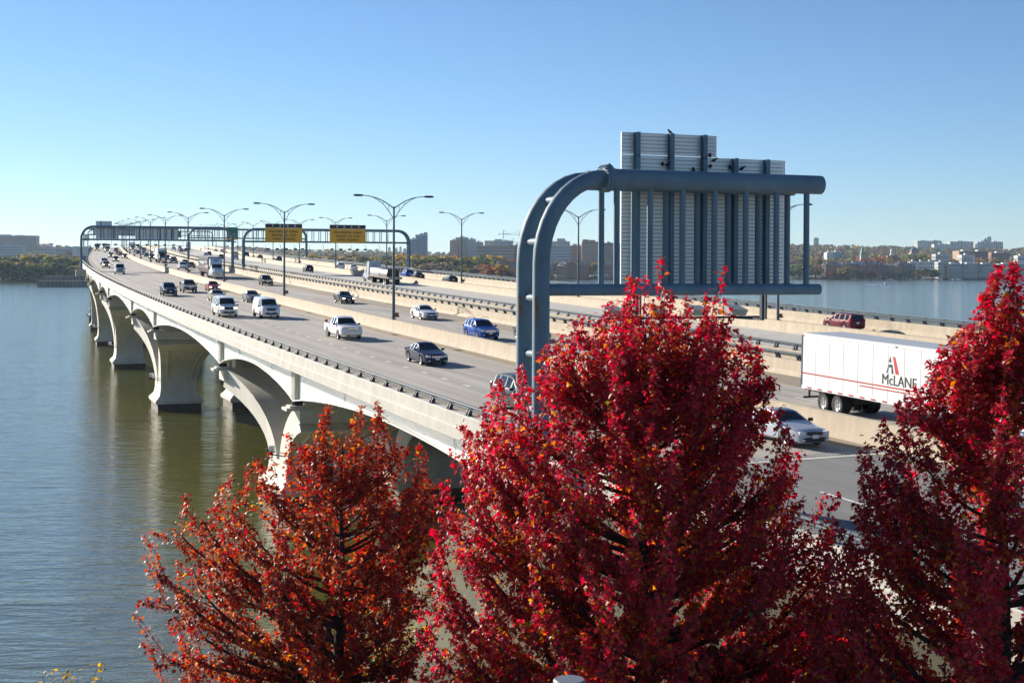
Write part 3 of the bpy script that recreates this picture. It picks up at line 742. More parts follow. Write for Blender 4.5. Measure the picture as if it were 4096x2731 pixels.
def car_kind(kind):
    if kind in KIND: return KIND[kind]
    parts = []                                            # (name, mesh, role, parent index or None)
    if kind in ('sedan', 'wagon'):
        L, W, H, wb, r = 4.85, .91, 1.46, 1.42, .335
        k = [(2.43, .34, .60, .64, .60, .45), (2.36, .24, .66, .72, .80, .66), (2.1, .20, .74, .80, .88, .76), (1.0, .19, .90, .97, .91, .80), (.80, .19, .92, 1.00, .91, .78), (.05, .19, .94, 1.40, .91, .60), (-.5, .19, .95, 1.46, .91, .60), (-1.1, .19, .96, 1.40, .91, .58), (-1.85, .20, .98, 1.06, .90, .76), (-2.25, .24, .96, 1.03, .86, .74), (-2.42, .38, .90, .96, .74, .62)]
        side = [(.08, .76), (-.52, .05), (-1.12, -.55), (-1.70, -1.15)]; wind = (.05, .80); rw = (-1.85, -1.1)
        if kind == 'wagon':
            k = k[:7] + [(-1.4, .19, .98, 1.45, .91, .62), (-2.1, .20, 1.0, 1.32, .90, .62), (-2.36, .24, .98, 1.02, .86, .72), (-2.42, .38, .90, .96, .76, .62)]
            side = [(.08, .76), (-.52, .05), (-1.3, -.55), (-2.0, -1.34)]; rw = (-2.36, -2.1)
        front, zf, zh = 2.40, .52, .67; rear = -2.40
    elif kind in ('suv', 'bigsuv', 'minivan'):
        sc = {'suv': 1.0, 'bigsuv': 1.10, 'minivan': 1.07}[kind]; L, W, H, wb, r = 4.6 * sc, .93 * (1 if kind != 'bigsuv' else 1.06), 1.70, 1.36 * sc, .36
        hh = {'suv': 1.0, 'bigsuv': 1.08, 'minivan': 1.02}[kind]
        k = [(2.30, .42, .74, .80, .62, .5), (2.24, .30, .80, .90, .82, .70), (2.0, .25, .88, .98, .90, .80), (1.15, .24, 1.02, 1.10, .93, .84), (.95, .24, 1.04, 1.13, .93, .82), (.25, .24, 1.06, 1.63, .93, .66), (-.3, .24, 1.07, 1.70, .93, .68), (-1.5, .24, 1.08, 1.68, .92, .67), (-2.02, .25, 1.08, 1.60, .91, .66), (-2.24, .30, 1.05, 1.14, .88, .74), (-2.30, .42, .98, 1.04, .80, .66)]
        if kind == 'minivan':
            k = [(2.30, .40, .66, .72, .62, .5), (2.22, .28, .74, .84, .82, .70), (1.9, .22, .86, .96, .90, .80), (1.45, .22, .95, 1.05, .93, .84), (1.30, .22, .98, 1.08, .93, .82), (.35, .22, 1.02, 1.62, .93, .66), (-.3, .22, 1.04, 1.70, .93, .68), (-1.5, .22, 1.05, 1.69, .92, .67), (-2.10, .25, 1.05, 1.62, .91, .66), (-2.26, .30, 1.02, 1.10, .88, .74), (-2.30, .42, .96, 1.0, .80, .66)]
        k = [(a * sc, b, c * hh, d * hh, e * W / .93, f * W / .93) for a, b, c, d, e, f in k]
        f0 = {'minivan': .35}.get(kind, .25)
        side = [(f0 * sc + .03, .90 * sc), (-.42 * sc, f0 * sc), (-1.28 * sc, -.46 * sc), (-1.96 * sc, -1.34 * sc)]
        wind = (f0 * sc, (.95 if kind != 'minivan' else 1.30) * sc); rw = (-2.24 * sc if kind != 'minivan' else -2.26 * sc, (-2.02 if kind != 'minivan' else -2.10) * sc)
        front, zf, zh, rear = 2.27 * sc, .62 * hh, .82 * hh, -2.28 * sc
    elif kind == 'pickup':
        L, W, H, wb, r = 5.8, 1.0, 1.88, 1.78, .39
        k = [(2.90, .50, .92, .98, .80, .62), (2.84, .42, 1.0, 1.10, .92, .80), (2.6, .36, 1.06, 1.16, .98, .86), (1.45, .34, 1.14, 1.22, 1.0, .88), (1.25, .34, 1.16, 1.25, 1.0, .86), (.62, .34, 1.18, 1.80, 1.0, .70), (.1, .34, 1.18, 1.88, 1.0, .72), (-.75, .34, 1.18, 1.86, 1.0, .72), (-.98, .34, 1.18, 1.22, 1.0, .84), (-1.02, .34, 1.17, 1.19, .99, .84)]
        side = [(.66, 1.2), (-.02, .62), (-.74, -.08)]; wind = (.62, 1.25); rw = (-.98, -.75)
        front, zf, zh, rear = 2.86, .72, 1.0, -2.9
    elif kind in ('van', 'windowvan', 'transit'):
        L, W, H, wb, r = 5.6, 1.0, 2.1, 1.75, .37
        k = [(2.78, .46, .92, .98, .80, .62), (2.72, .36, 1.0, 1.10, .92, .80), (2.5, .30, 1.08, 1.20, .98, .86), (2.0, .28, 1.14, 1.28, 1.0, .88), (1.85, .28, 1.16, 1.31, 1.0, .86), (1.15, .28, 1.2, 2.0, 1.0, .76), (.5, .28, 1.2, 2.08, 1.0, .80), (-2.5, .28, 1.2, 2.08, 1.0, .80), (-2.74, .30, 1.18, 2.0, .99, .78), (-2.78, .46, 1.1, 1.9, .96, .74)]
        if kind == 'transit': k = [(a, b, c, d + (.0 if d < 1.9 else .12), e, f + (.06 if d > 1.9 else 0)) for a, b, c, d, e, f in k]
        side = [(1.18, 1.8), (.45, 1.14)] + ([(-.6, .3), (-1.6, -.7), (-2.5, -1.7)] if kind == 'windowvan' else []); wind = (1.15, 1.85); rw = None
        front, zf, zh, rear = 2.74, .68, .98, -2.76
    arch = [(wb, r + .07), (-wb, r + .07)] if kind != 'pickup' else [(wb, r + .08)]
    body, glass = loft_body(k, arch, side, wind, rw)
    parts.append(('body', body, 'paint', None))
    for nm, g in glass: parts.append((nm, g, None, 0))
    if kind == 'pickup':
        b = MB(); b.mm((-1.0, -2.86, .52), (-.90, -1.03, 1.20)); b.mm((.90, -2.86, .52), (1.0, -1.03, 1.20)); b.mm((-.90, -2.86, .52), (.90, -2.78, 1.20)); b.mm((-.9, -1.12, .52), (.9, -1.03, 1.18)); b.mm((-.9, -2.78, .60), (.9, -1.12, .74))
        parts.append(('truck_bed', b.mesh('truck_bed', WHITEP), 'paint', None))
        for sx in (-1, 1): parts.append(('wheel_arch', MB().lathe([(.46, sx * .99), (.46, sx * 1.012)], 18, 'X', (0, -wb, .42)).mesh('wheel_arch', BLACK), None, None))
        parts.append(('bumper', rbox((0, -2.95, .62), (1.8, .16, .2)).mesh('bumper', CHROME), None, None))
    # front details
    front = max(q[0] for q in k) - .005
    wid = W * .86
    for sx in (-1, 1):
        parts.append(('headlight', rbox((sx * wid * .80, front - .10, zh), (wid * .40, .24, .15 if kind in ('sedan', 'wagon') else .20)).mesh('headlight', LAMPOFF), 'lamp', None))
        parts.append(('tail_light', rbox((sx * W * .84, rear + .10, zh + (.20 if kind in ('sedan', 'wagon') else .22)), (W * .26, .20, .16 if kind in ('sedan', 'wagon') else .42)).mesh('tail_light', RED), None, None))
        parts.append(('mirror', rbox((sx * (W + .10), (wind[1] - .18), (k[4][2] + .10)), (.22, .12, .15)).mesh('mirror', BLACK), 'trim', None))
        parts.append(('fog_light', rbox((sx * wid * .72, front - .02, zf - .16), (.2, .12, .09)).mesh('fog_light', LAMPOFF), None, None))
    gw = wid * (1.05 if kind in ('sedan', 'wagon') else 1.12)
    parts.append(('grille', rbox((0, front - .02, zh - .02), (gw, .12, .16 if kind in ('sedan', 'wagon', 'minivan') else .26)).mesh('grille', BLACK), 'grille', None))
    parts.append(('lower_bumper', rbox((0, front - .05, zf - .14), (wid * 1.55, .20, .20)).mesh('lower_bumper', BLACK), 'bumper', None))
    parts.append(('licence_plate', MB().box((0, front + .065, zf + .0), (.32, .02, .16)).mesh('licence_plate', PLATE), None, None))
    parts.append(('licence_plate', MB().box((0, rear - .03, zf + .22), (.32, .02, .16)).mesh('licence_plate', PLATE), None, None))
    if kind in ('bigsuv', 'suv', 'minivan', 'wagon'):
        for sx in (-1, 1): parts.append(('roof_rail', MB().tube([(sx * .62, .1, H * 1.03 + .02), (sx * .62, -.2, H * 1.06 + .03), (sx * .62, -1.4, H * 1.06 + .02), (sx * .62, -1.7, H * 1.03)], .025, 5).mesh('roof_rail', BLACK), None, None))
    t, rm = wheel_meshes(r, .23, kind)
    KIND[kind] = (parts, (t, rm), [(sx * (W - .115), sy * wb, r) for sy in (1, -1) for sx in (-1, 1)]); return KIND[kind]
VEH = 'vehicles on the bridges'
def car(kind, s, d, colour, label, name=None, lights=False, away=False, trim=None, grille=None, cat=None, scale=1.0, bumper=None):
    parts, (t, rm), wp = car_kind(kind)
    nm = name or {'sedan': 'sedan', 'wagon': 'hatchback', 'suv': 'suv', 'bigsuv': 'suv', 'minivan': 'minivan', 'pickup': 'pickup_truck', 'van': 'cargo_van', 'windowvan': 'passenger_van', 'transit': 'cargo_van'}[kind]
    nm = {'suv': 'sport_utility_car'}.get(nm, nm)
    g = float(np.interp(s + 1, TS, TZ) - np.interp(s - 1, TS, TZ)) / 2
    root = empty(nm, P(s, d, deckz(d) + .012), 0, label, cat or {'sedan': 'car', 'wagon': 'car', 'suv': 'car', 'bigsuv': 'car', 'minivan': 'car', 'pickup': 'pickup truck', 'van': 'van', 'windowvan': 'van', 'transit': 'van'}[kind], 'cars and vans driving on the bridges')
    root.rotation_euler = Euler((math.atan(g) * (1 if away else -1), 0, head(s) + (0 if away else math.pi)), 'XYZ')
    if scale != 1: root.scale = (scale,) * 3
    objs = []
    for n, me, role, par in parts:
        m = None
        if role == 'paint': m = colour
        elif role == 'lamp' and lights: m = LAMPON
        elif role == 'trim' and trim: m = trim
        elif role == 'grille' and grille: m = grille
        elif role == 'bumper' and bumper: m = bumper
        objs.append(inst(n, me, root if par is None else objs[par], mat=m))
    for x, y, z in wp:
        w = inst('wheel', t, root, loc=(x, y, z), rz=0 if x > 0 else math.pi); inst('rim', rm, w)
    return root
pc = lambda n, *c, **k: paint(n, c, **k)
NAVY = pc('navy', .010, .018, .055, metal=.3); SILV = pc('silver', .42, .46, .52, metal=.6); WHT = pc('white', .76, .76, .75)
GREY = pc('grey', .18, .19, .20, metal=.5); BEIG = pc('beige', .42, .37, .28, metal=.4); REDP = pc('red', .30, .008, .012, metal=.2)
BLUD = pc('darkblue', .020, .035, .06, metal=.4); BLUE = pc('blue', .010, .075, .35, metal=.3); BLK_ = pc('black', .012, .013, .015)
MARO = pc('maroon', .13, .010, .020, metal=.3); TEAL = pc('tealgrey', .022, .034, .042, metal=.5); SLAT = pc('slate', .07, .085, .10, metal=.4)
GRNP = pc('palegreen', .25, .30, .26, metal=.4); PEWT = pc('bluesilver', .30, .38, .46, metal=.5); DKGR = pc('darkgrey', .045, .05, .055, metal=.4)
car('sedan', -30.3, -6.8, NAVY, 'navy blue sedan leading the nearer lanes, past the white pickup', grille=CHROME)
car('pickup', -6.2, -6.4, WHT, 'white crew-cab pickup truck with chrome bumper behind the navy sedan', bumper=CHROME, grille=CHROME)
car('van', 23.7, -7.1, WHT, 'white cargo van with black grille nearest the median', trim=BLACK)
car('windowvan', 27.2, -10.9, WHT, 'white passenger van with amber turn lights beside the other van', lights=True)
car('sedan', 55.2, -2.9, GREY, 'grey sedan half hidden behind the white cargo van')
car('sedan', 58.8, -6.8, BEIG, 'beige old sedan just behind the white passenger van')
car('sedan', 89.3, -2.9, REDP, 'bright red sedan with headlights on beside the concrete median', lights=True)
car('bigsuv', 76.0, -10.9, BLUD, 'dark blue sport utility car with roof rails nearest the parapet')
car('pickup', 86.3, -6.9, SLAT, 'dark slate pickup truck between the dark blue car and red sedan', grille=CHROME)
car('bigsuv', -56.3, -10.2, TEAL, 'dark car partly hidden by the middle red maple')
car('sedan', -70.3, -3.2, SILV, 'silver sedan at the bridge joint between two red maples')
car('transit', 179.3, -10.6, WHT, 'white tall van with black grille alone in the left lane', grille=BLACK)
car('suv', 232.2, -11.2, BEIG, 'beige sport utility car behind the lone white tall van', lights=True)
car('bigsuv', 268, -10.6, SILV, 'silver car tailing the beige one by the parapet')
car('suv', 308, -6.4, BLK_, 'black car with headlights on, centre lane, right of the silver car', lights=True)
car('pickup', 373, -6.6, SILV, 'silver pickup with glowing headlights in the far centre lane', lights=True)
car('suv', 364, -2.2, BLUD, 'dark blue car beside the median, ahead of the red one', lights=True)
car('sedan', 422, -2.6, REDP, 'small far red sedan beside the median')
car('sedan', 449, -3.2, DKGR, 'far dark grey sedan behind the small red sedan')
car('suv', 525, -3.4, DKGR, 'dark car beside the median just ahead of the dump trucks')
car('transit', 667, -12.6, WHT, 'farthest white van at the crest by the parapet')
# oncoming express lanes
car('sedan', 16.4, 8.2, WHT, 'white sedan with black lower grille in the express lanes', grille=BLACK)
car('suv', -10.7, 4.7, BLUE, 'bright blue crossover with chrome grille behind the median', grille=CHROME)
car('sedan', -13.0, 8.5, SLAT, 'slate sedan half hidden by the near gantry posts')
car('sedan', 49.8, 7.9, BLK_, 'black sedan with orange running lights in the express lanes', lights=True)
car('suv', 110.2, 8.7, BLK_, 'black sport utility car with chrome slotted grille in the express lanes', grille=CHROME)
car('pickup', 210.3, 5.1, WHT, 'white pickup behind the white tractor in the express lanes', grille=CHROME)
car('sedan', 229.8, 8.9, MARO, 'maroon sedan beside the white pickup in the express lanes')
car('sedan', 262, 10.0, DKGR, 'dark grey sedan behind the maroon sedan')
car('suv', 297.5, 9.6, PEWT, 'pale blue-silver car beside the black-nosed lorry')
car('suv', 333, 9.9, SLAT, 'slate car with lit headlights behind the pale blue one', lights=True)
car('suv', 351, 5.9, BLK_, 'black car left of the black-nosed lorry, lights on', lights=True)
car('sedan', 396, 6.0, BLK_, 'black sedan following farther left in the express lanes')
car('sedan', 448, 9.6, WHT, 'white sedan in the far express lanes, right side', lights=True)
car('suv', 433, 6.0, WHT, 'white car with dark windows in the far express lanes')
car('suv', 455, 4.6, DKGR, 'far dark car hugging the median in the express lanes')
car('sedan', 502, 4.6, WHT, 'white sedan just ahead of the far box truck', lights=True)
car('bigsuv', 541, 9.0, GRNP, 'pale green car right of the far box truck')
for s, d, c, k, lb in ((585, 8.6, BLK_, 'suv', 'small black car beside the far box truck'), (612, 4.6, SILV, 'sedan', 'small silver sedan behind the far box truck'), (640, 8.4, DKGR, 'sedan', 'small dark sedan near the crest in the express lanes'), (668, 4.8, WHT, 'transit', 'small white van near the crest in the express lanes'), (560, -2.8, WHT, 'sedan', 'small white sedan by the median near the crest'), (688, 8.5, BLK_, 'suv', 'tiny black car at the crest of the express lanes')):
    car(k, s, d, c, lb, lights=(s % 2 == 0))
# second bridge, driving away
car('suv', 194, 31.6, BLK_, 'black car driving away ahead of the flatbed lorry', away=True)
car('suv', 324, 43.6, BLUD, 'dark blue car driving away in the outermost far lanes', away=True)
car('sedan', 374, 43.6, DKGR, 'dark sedan farther ahead in the outermost far lanes', away=True)
car('suv', 352, 33.0, SILV, 'silver car driving away left of the drawbridge sign post', away=True)
car('bigsuv', 220, 43.9, WHT, 'white car driving away, left of a pair on the second bridge', away=True)
car('sedan', 211, 45.4, WHT, 'white sedan driving away, right of a pair on the second bridge', away=True)
car('suv', 156, 45.2, BLUE, 'blue car just ahead of the black sedan beyond the flatbed', away=True)
car('sedan', 144, 44.2, BLK_, 'black sedan driving away beside the rear of the flatbed', away=True)
car('wagon', 121.5, 44.2, TEAL, 'dark hatchback with red lamps beside a far median lamp', away=True)
car('suv', 428, 44.4, BLK_, 'black car driving away far along the outermost lanes', away=True)
car('suv', 361, 29.0, BLK_, 'black car behind the white tractor cab on the second bridge', away=True)
car('sedan', 423, 28.6, SILV, 'silver sedan far off on the second bridge inner lanes', away=True)
car('suv', 442, 31.2, BLK_, 'black car right of the far silver sedan', away=True)
car('suv', 516, 42.0, WHT, 'small white car far along the outer lanes', away=True)
car('sedan', 535, 40.6, SILV, 'small silver sedan left of the small white car', away=True)
car('sedan', 461, 43.2, GRNP, 'small pale green sedan beneath the green exit sign', away=True)
car('pickup', 579, 23.8, WHT, 'small white pickup, left of two near the second bridge crest', away=True)
car('pickup', 573, 26.4, WHT, 'small white pickup, right of two near the second bridge crest', away=True)
car('sedan', 533, 25.2, DKGR, 'small dark grey sedan nearer than the two white pickups', away=True)
car('suv', 543, 27.8, BLK_, 'small black car right of the dark grey sedan', away=True)
car('suv', 640, 29.5, WHT, 'tiny white car near the second bridge crest', away=True)
car('minivan', -6.3, 44.9, MARO, 'maroon minivan beyond the white trailer roof', away=True)

# ------------------------------------------------------------------ lorries
LW = wheel_meshes(.50, .30, 'lorry')
TBODY = {}
def lorry_wheels(root, ys, W, dual=True):
    for y in ys:
        for sx in (-1, 1):
            w = inst('wheel', LW[0], root, loc=(sx * (W / 2 - .17), y, .5), rz=0 if sx > 0 else math.pi); inst('rim', LW[1], w)
            if dual: inst('wheel', LW[0], root, loc=(sx * (W / 2 - .50), y, .5))
def road_root(name, s, d, label, cat, away):
    g = float(np.interp(s + 1, TS, TZ) - np.interp(s - 1, TS, TZ)) / 2
    r = empty(name, P(s, d, deckz(d) + .012), 0, label, cat, 'lorries driving on the bridges')
    r.rotation_euler = Euler((math.atan(g) * (1 if away else -1), 0, head(s) + (0 if away else math.pi)), 'XYZ'); return r
def tractor(name, s, d, colour, label, away=False, roof=3.85, flat=False, bars=False, gt=False, nose=None):
    r = road_root(name, s, d, label, 'lorry', away)          # origin under the front axle
    kk = (roof, flat)
    if kk not in TBODY:
        k = [(1.45, .60, 1.15, 1.25, .85, .62), (1.38, .50, 1.3, 1.5, 1.0, .74), (1.0, .46, 1.45, 1.68, 1.12, .82), (-.30, .46, 1.60, 1.92, 1.2, .90), (-.50, .46, 1.62, 1.98, 1.2, .92), (-1.05, .50, 1.7, 2.78, 1.22, 1.0), (-1.30, .50, 1.7, 2.95 if flat else 3.05, 1.22, 1.05), (-2.3, .50, 1.7, roof - .1, 1.23, 1.10), (-3.4, .50, 1.7, roof, 1.23, 1.12), (-3.55, .52, 1.7, roof, 1.22, 1.10)]
        if flat: k = k[:6] + [(-1.30, .5, 1.7, 2.92, 1.22, 1.08), (-2.2, .5, 1.7, roof, 1.22, 1.1), (-3.4, .5, 1.7, roof, 1.22, 1.1), (-3.55, .52, 1.7, roof - .05, 1.22, 1.1)]
        TBODY[kk] = loft_body(k, [(0, .60)], [(-1.95, -1.10)], (-1.05, -.50), None)
    body, gl = TBODY[kk]; cab = inst('cab', body, r, mat=colour)
    for n, g in gl: inst(n, g, cab)
    MB().mm((-.5, -7.2, .75), (.5, -3.3, 1.05)).build('chassis', BLACK, r)
    rbox((0, 1.46, 1.08), (1.25, .10, .85)).build('grille', nose or CHROME, r); rbox((0, 1.50, .58), (2.3, .22, .34)).build('bumper', nose or CHROME, r)
    for sx in (-1, 1):
        rbox((sx * .95, 1.30, 1.12), (.36, .2, .26)).build('headlight', LAMPOFF, r)
        MB().box((sx * 1.42, -.75, 2.05), (.16, .10, .70)).build('mirror', BLACK, r)
        MB().lathe([(.33, -3.4), (.33, -1.9)], 14, 'Y', (sx * .98, 0, .72)).build('fuel_tank', CHROME, r, True)
        if flat: MB().tube([(sx * 1.24, -3.7, 1.1), (sx * 1.24, -3.7, 4.0)], .08, 8).build('exhaust_stack', CHROME, r, True)
    if bars:
        b = MB()
        for z in (.75, 1.05, 1.35): b.tube([(-1.05, 1.66, z), (1.05, 1.66, z)], .035, 6)
        for x in (-.9, -.3, .3, .9): b.tube([(x, 1.66, .5), (x, 1.66, 1.5)], .035, 6)
        b.build('bull_bar', CHROME, r)
    if gt: inst('lettering', text_mesh('GT', .52, BLK, bold=.02), r, M=Matrix.Translation((0, -1.66, 3.42)) @ Matrix.Rotation(math.pi, 4, 'Z') @ Matrix.Rotation(R(57), 4, 'X'))
    lorry_wheels(r, [0], 2.45, False); lorry_wheels(r, [-5.0, -6.3], 2.5)
    return r
def trailer(name, s, d, label, away=False, L=15.8, colour=None, H=4.05):
    """origin under the front end of the box; the box runs back along -Y"""
    r = road_root(name, s, d, label, 'trailer', away); c = colour or WHITEP
    b = MB(); b.mm((-1.29, -L, 1.12), (1.29, 0, H)); b.build('box', c, r)
    MB().mm((-1.27, -L + .02, H + .004), (1.27, -.02, H + .02)).build('roof', mat('trailer_roof', (.42, .45, .48), .5), r)
    q = MB()
    for sx in (-1, 1): q.mm((sx * 1.29, -L, H - .16), (sx * 1.315, 0, H)); q.mm((sx * 1.29, -L, 1.06), (sx * 1.315, 0, 1.24))
    q.build('edge_rail', c, r)
    q = MB()
    for x in (-1.27, 1.27): q.mm((x - .06, -L - .03, 1.1), (x + .06, -L, H))
    q.mm((-1.27, -L - .03, H - .15), (1.27, -L, H)); q.mm((-.02, -L - .02, 1.2), (.02, -L, H)); q.build('rear_frame', CHROME, r)
    ub = MB(); ub.mm((-1.15, -L - .05, .50), (1.15, -L + .05, .60))
    for x in (-.8, .8): ub.mm((x - .05, -L, .55), (x + .05, -L + .08, 1.12)); ub.mm((x - .04, -L, .9), (x + .04, -L + 1.9, .98))
    ub.mm((-.7, -L + .8, .62), (.7, -L + 4.2, 1.05)); ub.mm((-.5, -L + 4, .95), (.5, -.6, 1.12)); ub.build('underframe', BLACK, r)
    g = MB()
    for x in (-.8, .8): g.mm((x - .06, -3.0, .25), (x + .06, -2.85, 1.1))
    g.build('landing_gear', BLACK, r)
    rf = MB().box((0, 0, 0), (.012, .38, .07)).mesh('reflector', mat('reflector_red', (.42, .012, .015), .3))
    for sx in (-1, 1):
        y = -.5
        while y > -L + .3: inst('reflector', rf, r, loc=(sx * 1.322, y, 1.14)); y -= .92
    lorry_wheels(r, [-L + 1.9, -L + 3.15], 2.5)
    for x in (-.9, .9): rbox((x, -L - .03, 1.0), (.3, .05, .12)).build('tail_light', RED, r)
    return r
TG = paint('trailer_grey', (.13, .135, .14), rough=.5)
# nearest trailer, white with stripes and a company mark
tr = trailer('box_trailer', -76.4, 5.8, 'large white box trailer with red stripes and black lettering on its side', L=16.0)
SR = mat('stripe_red', (.42, .02, .02), .4); LB = mat('mark_black', (.02, .02, .022), .4); LR = mat('mark_red', (.55, .03, .03), .4)
for k in range(1, 13): MB().mm((1.291, -16 + k * 1.23, 1.25), (1.297, -16 + k * 1.23 + .03, 3.88)).build('panel_seam', mat('seam_grey', (.60, .60, .60), .5), tr)
for y in (-15.9, -8, -.2): rbox((1.33, y, 3.94), (.05, .12, .06)).build('marker_light', AMBER, tr)
q = MB(); q.mm((1.292, -16, 1.86), (1.298, 0, 1.93)); q.build('stripe', SR, tr)
q = MB(); q.mm((1.292, -10.9, 1.70), (1.298, 0, 1.76)); q.build('stripe', SR, tr)
def side_poly(root, pts, m, name, x=1.296):
    n = len(pts); MB().add([(x, -y, z) for y, z in pts] + [(x - .004, -y, z) for y, z in pts], [tuple(range(n)), tuple(range(2 * n - 1, n - 1, -1))] + [(i, (i + 1) % n, (i + 1) % n + n, i + n) for i in range(n)]).build(name, m, root)
# text on the trailer's right-hand side (+X): reading direction runs towards the front (+Y)
me = text_mesh('McLANE', .74, LB, bold=0.0)
inst('lettering', me, tr, M=Matrix.Translation((1.300, -7.75, 2.24)) @ Matrix.Rotation(math.pi / 2, 4, 'Z') @ Matrix.Rotation(math.pi / 2, 4, 'X'))
def lg(a): return [(8.75 - y * .9, 2.58 + z * .9) for y, z in a]
side_poly(tr, lg([(0.32, .95), (.44, .62), (.20, .62)]), LB, 'mark'); side_poly(tr, lg([(.0, 0), (.16, .50), (.34, .50), (.30, .34), (.24, .34), (.14, 0)]), LB, 'mark'); side_poly(tr, lg([(.34, .50), (.52, .5), (.62, .1), (.62, 0), (.46, 0), (.44, .34), (.34, .34)]), LB, 'mark')
side_poly(tr, lg([(.54, .95), (.74, .95), (1.12, 0), (.80, 0)]), LR, 'mark')
tractor('lorry_tractor', -80.3, 5.8, WHT, 'white lorry tractor pulling the nearest trailer, behind the right maple')
# white tractor with grey trailer
t2 = tractor('lorry_tractor', 143.5, 5.1, WHT, 'white high-roof lorry tractor with bull bar, third lamp back', bars=True, gt=True)
tr2 = trailer('box_trailer', 146.9, 5.1, 'dark grey box trailer with flag stripes behind the white tractor', colour=TG, L=15.5)
q = MB(); q.mm((1.316, -14.5, 3.0), (1.322, -4.5, 3.08)); q.build('stripe', WHITEP, tr2)
for k in range(5): MB().mm((1.316, -4.0, 1.7 + k * .42), (1.322, -.6, 1.9 + k * .42)).build('stripe', mat('flag_red', (.40, .03, .03), .4) if k % 2 == 0 else WHITEP, tr2)
MB().mm((1.323, -1.9, 2.7), (1.327, -.6, 3.7)).build('flag_field', NAVY, tr2)
for k, (y, h) in enumerate(((-12.6, .55), (-11.2, .42), (-10.2, .42), (-9.2, .42), (-8.2, .42), (-7.2, .42))): side_poly(tr2, [(-y, 2.6), (-y - .65, 2.6), (-y - .5, 2.6 + h), (-y + .1, 2.6 + h)], WHITEP, 'mark', 1.32)
# black-nosed lorry
tractor('lorry_tractor', 288.6, 6.0, DKGR, 'dark long-nosed lorry tractor with chrome stacks, fifth lamp back', flat=True, roof=3.3)
trailer('box_trailer', 292, 6.0, 'white box trailer behind the dark long-nosed lorry', L=14.5)
# flatbed driving away
t4 = tractor('lorry_tractor', 131.0, 31.6, SILV, 'pale grey sleeper tractor driving away with a flatbed', away=True, roof=3.9)
fb = road_root('flatbed_trailer', 127.3, 31.6, 'flatbed trailer carrying tarpaulined loads on the second bridge', 'trailer', True)
q = MB(); q.mm((-1.28, -14.6, 1.15), (1.28, 0, 1.38)); q.build('bed', mat('bed_wood', (.22, .17, .12), .8, noise=(2, .3)), fb)
q = MB(); q.mm((-1.30, -14.65, 1.0), (1.30, -14.5, 1.40)); q.build('tail_bar', mat('tail_bar', (.45, .43, .40), .5), fb); 
for x in (-1.0, -.6, .6, 1.0): rbox((x, -14.68, 1.2), (.22, .06, .12)).build('tail_light', RED, fb)
q = MB(); q.mm((-.5, -14, .85), (.5, -.6, 1.15)); q.mm((-1.1, -14.6, .5), (1.1, -14.5, .6)); q.mm((-.9, -14.55, .55), (-.8, -14.45, 1.0)); q.mm((.8, -14.55, .55), (.9, -14.45, 1.0)); q.build('underframe', BLACK, fb)
lorry_wheels(fb, [-12.6, -11.4], 2.5)
TARP = mat('tarp_silver', (.27, .28, .29), .35, .2, noise=(1.5, .3), bump=(3, .8)); TARPB = mat('tarp_black', (.015, .016, .018), .5, noise=(2, .3), bump=(3, .8))
def load(y0, y1, h, m, nm, lb):
    g = road_root(nm, 127.3, 31.6, lb, 'load', True); rr = []
    n = max(3, int((y1 - y0) / .6))
    for i in range(n + 1):
        y = y0 + (y1 - y0) * i / n; j = (.0 if i in (0, n) else rnd.uniform(-.07, .07)); k = .93 if i in (0, n) else 1
        rr.append([(-1.22 * k, y, 1.385), (-1.24 * k, y, 1.6 + j), (-1.15 * k, y, 1.38 + h * .85 + j), (-.9 * k, y, 1.38 + h + j), (.9 * k, y, 1.38 + h - j), (1.15 * k, y, 1.38 + h * .85), (1.24 * k, y, 1.6), (1.22 * k, y, 1.385)])
    MB().rings(rr).build('tarpaulin', m, g, 50)
load(-7.6, -.7, 1.45, TARP, 'tarped_load', 'silver tarpaulined load on the front of the flatbed')
load(-13.3, -7.9, 1.35, TARPB, 'tarped_load', 'black tarpaulined load on the rear of the flatbed')
# far box truck and dump trucks
def small_truck(s, d, label, cabc, boxm, kind, away=False):
    r = road_root('box_truck' if kind == 'box' else 'dump_truck', s, d, label, 'truck', away)
    kk = 'small'
    if kk not in TBODY:
        TBODY[kk] = loft_body([(1.35, .6, 1.1, 1.2, .95, .8), (1.25, .5, 1.2, 1.45, 1.05, .9), (.4, .5, 1.35, 1.6, 1.12, .95), (.2, .5, 1.36, 1.66, 1.12, .95), (-.35, .5, 1.4, 2.5, 1.12, .92), (-1.4, .5, 1.4, 2.6, 1.12, .94), (-1.5, .5, 1.4, 2.55, 1.1, .92)], [(0, .6)], [(-1.2, -.38)], (-.35, .2), None)
    b, gl = TBODY[kk]; cab = inst('cab', b, r, mat=cabc)
    for n, g in gl: inst(n, g, cab)
    if kind == 'box': MB().mm((-1.25, -8.2, 1.0), (1.25, -1.6, 3.9)).build('box', boxm, r)
    else:
        m = MB(); m.hull8([(-1.05, -6.6, 1.15), (1.05, -6.6, 1.15), (1.05, -1.7, 1.15), (-1.05, -1.7, 1.15)], [(-1.3, -6.9, 2.9), (1.3, -6.9, 2.9), (1.3, -1.7, 2.9), (-1.3, -1.7, 2.9)]); m.mm((-1.1, -1.75, 2.6), (1.1, -.3, 2.95)); m.build('tipper_body', boxm, r)
    MB().mm((-.5, -7, .8), (.5, -1, 1.1)).build('chassis', BLACK, r)
    rbox((0, 1.36, .95), (1.2, .1, .6)).build('grille', BLACK, r); rbox((0, 1.4, .6), (2.1, .16, .28)).build('bumper', CHROME, r)
    for sx in (-1, 1): rbox((sx * .85, 1.28, 1.0), (.3, .14, .2)).build('headlight', LAMPON, r)
    lorry_wheels(r, [0], 2.3, False); lorry_wheels(r, [-4.3, -5.5], 2.4)
